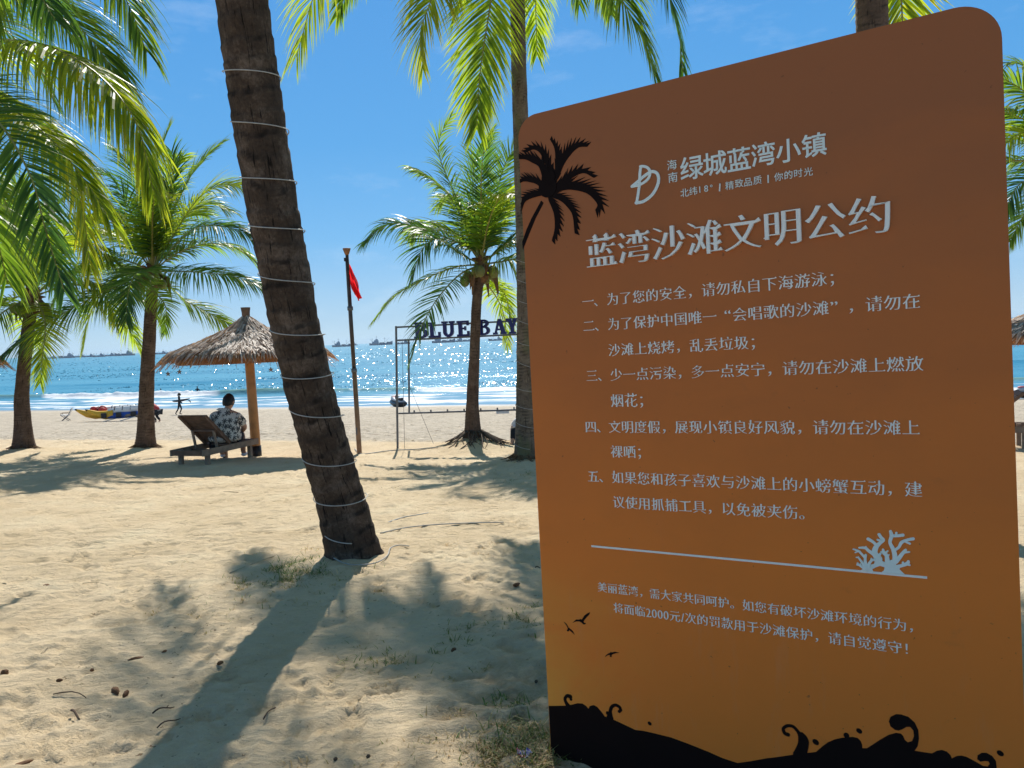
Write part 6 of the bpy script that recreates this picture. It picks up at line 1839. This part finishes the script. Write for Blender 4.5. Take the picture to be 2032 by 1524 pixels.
def twig(px0, py0, px1, py1, r, mat, label, name='twig', cat='twig', fork=False, bend=.05):
    r *= .48
    a_ = G(px0, py0); b_ = G(px1, py1); d = b_ - a_; L = d.length
    root_z = Vector((0, 0, r * .7 + .012))
    pts = []
    sd = Vector((-d.y, d.x, 0)).normalized()
    for i in range(7):
        t = i / 6; p = a_ + d * t + sd * L * bend * math.sin(t * 3.3)
        p.z = gz(p.x, p.y) + .006 + .008 * math.sin(t * 5)
        pts.append(p - a_)
    mb = MB(); mb.tube(pts, [r, r * 1.1, r, r * .95, r * .9, r * .8, r * .5], 7)
    if fork:
        q = pts[4]; mb.tube([q, q + sd * L * .16 + d * .1, q + sd * L * .22 + d * .2], [r * .8, r * .6, r * .3], 6)
    o = mb.build(name, mat); o.location = a_
    tag(o, label, cat, 'sticks lying on the sand')
bark = simple('dry stick', (.09, .055, .035), .9, .4, 12); pale = simple('pale stick', (.45, .36, .24), .8, .25, 12)
twig(303, 1418, 346, 1402, .007, bark, 'dark forked twig left of the trunk shadow near the bottom', fork=True)
twig(312, 1447, 358, 1425, .006, bark, 'dark twig touching the trunk shadow edge')
twig(106, 1380, 182, 1394, .005, bark, 'thin bent dark twig at lower left', bend=.15)
twig(142, 1412, 158, 1427, .011, bark, 'short thick dark stick at lower left', bend=.0)
twig(523, 1430, 560, 1396, .006, bark, 'dark twig inside the trunk shadow')
twig(456, 1139, 652, 1078, .008, pale, 'long pale stick lying left of the leaning palm foot', bend=.02)
twig(80, 1302, 111, 1274, .005, pale, 'short pale straw at the left', bend=.0)
twig(385, 1262, 410, 1240, .004, pale, 'short pale straw left of the trunk shadow', bend=.0)
twig(0, 1162, 19, 1159, .006, pale, 'pale stick end at the left edge', bend=.0)
twig(255, 1108, 305, 1096, .005, pale, 'thin pale stick in the sunlit sand', bend=.03)
twig(160, 1160, 226, 1167, .004, pale, 'thin curved pale straw near the brown chip', bend=.12)
twig(1062, 1128, 1075, 1128, .007, bark, 'dark stick end beside the board edge', bend=.0)
twig(440, 977, 500, 982, .006, bark, 'dark stick below the lounger shadow', bend=.03)

def cable(pts, r, mat, label):
    P3 = [G(*p) for p in pts]; sm, _ = catmull(P3, 60); o0 = P3[0]
    q = [(p[0] - o0.x, p[1] - o0.y, gz(p[0], p[1]) + .012 + r - o0.z) for p in sm]
    mb = MB(); mb.tube(q, r, 6); o = mb.build('cable', mat); o.location = o0; tag(o, label, 'cable', 'cables lying on the sand')
cable([(655, 1108), (690, 1124), (740, 1123), (768, 1108), (775, 1092), (792, 1086), (812, 1088)], .0045, M['cord_dark'], 'grey cable looped round the foot of the leaning palm')
cable([(755, 1062), (800, 1052), (850, 1046), (920, 1042), (1000, 1040)], .0055, M['cord_dark'], 'grey cable running right from the leaning palm')
cable([(770, 1040), (800, 1030), (835, 1024), (850, 1021)], .005, M['cord'], 'short pale cable right of the leaning palm')
cable([(704, 893), (720, 903), (760, 898), (800, 895), (870, 889)], .01, M['cord_dark'], 'grey cable on the sand from the flag pole foot to the steel frame')

def chip(px, py, sx, sy, sz, mat, label, name, cat, group, seed):
    sx *= .75; sy *= .75; sz *= .75
    g = G(px, py); rng = random.Random(seed)
    bm = bmesh.new(); bmesh.ops.create_icosphere(bm, subdivisions=2, radius=1)
    for v in bm.verts:
        k = 1 + .35 * noise.noise(v.co * 1.5 + Vector((seed, 0, 0))) + .12 * noise.noise(v.co * 4 + Vector((0, seed, 0)))
        v.co = Vector((v.co.x * sx * k, v.co.y * sy * k, v.co.z * sz * k))
    me = bpy.data.meshes.new(name); bm.to_mesh(me); bm.free(); me.materials.append(mat)
    o = bpy.data.objects.new(name, me); COL.objects.link(o); o.location = g + Vector((0, 0, sz * .5)); o.rotation_euler = (rng.uniform(-.2, .2), rng.uniform(-.2, .2), rng.random() * 6)
    tag(o, label, cat, group)
husk = simple('husk brown', (.13, .06, .025), .9, .35, 25, bump=.5); stone = simple('dark nutlet', (.07, .05, .03), .8, .3, 30)
HG = 'husk pieces on the sand'
for i, (px, py, sx, sy, sz, lab) in enumerate(((92, 1166, .05, .03, .02, 'brown husk chip on sunlit sand at the left'), (229, 1374, .035, .022, .018, 'brown husk piece, left one of the pair left of the forked twig'), (250, 1379, .034, .014, .016, 'brown husk piece, right one of the pair left of the forked twig'),
        (9, 1338, .026, .022, .02, 'reddish husk lump at the left edge'), (270, 1309, .05, .016, .012, 'flat dark husk strip in a shallow hollow'), (328, 1295, .022, .014, .012, 'small dark husk crumb right of the flat strip'), (437, 1317, .022, .014, .012, 'small dark husk crumb beside the trunk shadow'),
        (118, 1352, .016, .012, .012, 'little brown crumb above the bent dark twig'), (183, 1331, .014, .012, .011, 'little reddish crumb in the sunlit sand'), (40, 1521, .06, .02, .012, 'reddish husk strip at the bottom left edge'), (900, 1291, .02, .014, .012, 'dark husk crumb in the dappled shade'), (1025, 1162, .035, .02, .015, 'flat brown husk bit near the board edge'))):
    chip(px, py, sx, sy, sz, husk, lab, 'husk_piece', 'husk', HG, i + 3)
NG = 'small dark nuts on the sand'
for i, (px, py, lab) in enumerate(((679, 1496, 'largest of three small dark nuts at the bottom centre'), (666, 1508, 'left lower one of three small dark nuts'), (731, 1503, 'right one of three small dark nuts'), (1064, 1354, 'lone dark nut near the left edge of the board'))):
    chip(px, py, .011, .010, .010, stone, lab, 'nut', 'nut', NG, i + 40)
# crumpled sweet wrapper at the foot of the board
def wrapper():
    g = G(1041, 1508); rng = np.random.default_rng(2); n = 9; V = []
    for j in range(n):
        for i in range(n):
            u, v = i / (n - 1) - .5, j / (n - 1) - .5
            V.append((u * .045 + rng.normal(0, .003), v * .038 + rng.normal(0, .003), .014 + abs(rng.normal(0, .008)) + .05 * (u * u)))
    I = np.arange(n * n).reshape(n, n)
    a = N('shiny printed film'); f = a.noise(a.coord(), 28, 2)
    col = a.ramp(f, [(.40, (.40, .02, .03)), (.50, (.55, .5, .5)), (.56, (.03, .06, .35)), (.62, (.45, .08, .08))])
    o = np_mesh('wrapper', V, np.stack([I[:-1, :-1], I[:-1, 1:], I[1:, 1:], I[1:, :-1]], -1).reshape(-1, 4), a.done(a.pr(col, .25)))
    o.location = g; tag(o, 'crumpled shiny red, white and blue wrapper in the grass at the board foot', 'wrapper')
wrapper()

# ------------------------------------------------------------------ sea air
hz = MB(); hz.box((0, 3600, 7), (19000, 9000, 56)); hz_o = hz.build('haze', [])
tag(hz_o, kind='stuff')
hm = bpy.data.materials.new('sea haze'); hm.use_nodes = True; ht = hm.node_tree; ht.nodes.clear()
ho = ht.nodes.new('ShaderNodeOutputMaterial'); hv = ht.nodes.new('ShaderNodeVolumePrincipled')
hv.inputs['Color'].default_value = (.62, .82, 1, 1); hv.inputs['Density'].default_value = .00011; hv.inputs['Anisotropy'].default_value = .2
ht.links.new(hv.outputs[0], ho.inputs['Volume']); hz_o.data.materials.append(hm)

def skirt(b, r, n, ln, seed):
    rng = random.Random(seed); mb = MB()
    for k in range(n):
        a = rng.random() * 6.283; L = ln * rng.uniform(.3, 1.1); pts = []
        for j in range(5):
            t = j / 4; rr = r + L * t; aa = a + rng.uniform(-.12, .12)
            x = b.x + math.cos(aa) * rr; y = b.y + math.sin(aa) * rr
            pts.append((x - b.x, y - b.y, gz(x, y) - b.z + .07 * (1 - t) ** 2 + .004))
        w = rng.uniform(.003, .008); mb.tube(pts, [w * 1.4, w * 1.2, w, w * .8, w * .4], 4)
    return mb
for key, lab, r in (('corded', 'tall straight palm', .16), ('a', 'palm with dense green crown', .2), ('b', 'palm with brown flared', .2)):
    root = [o for o in COL.objects if o.get('label', '').startswith(lab)][0]
    skirt(PB[key], r, 60, .22, 5).build('roots', M['fibre'], root)
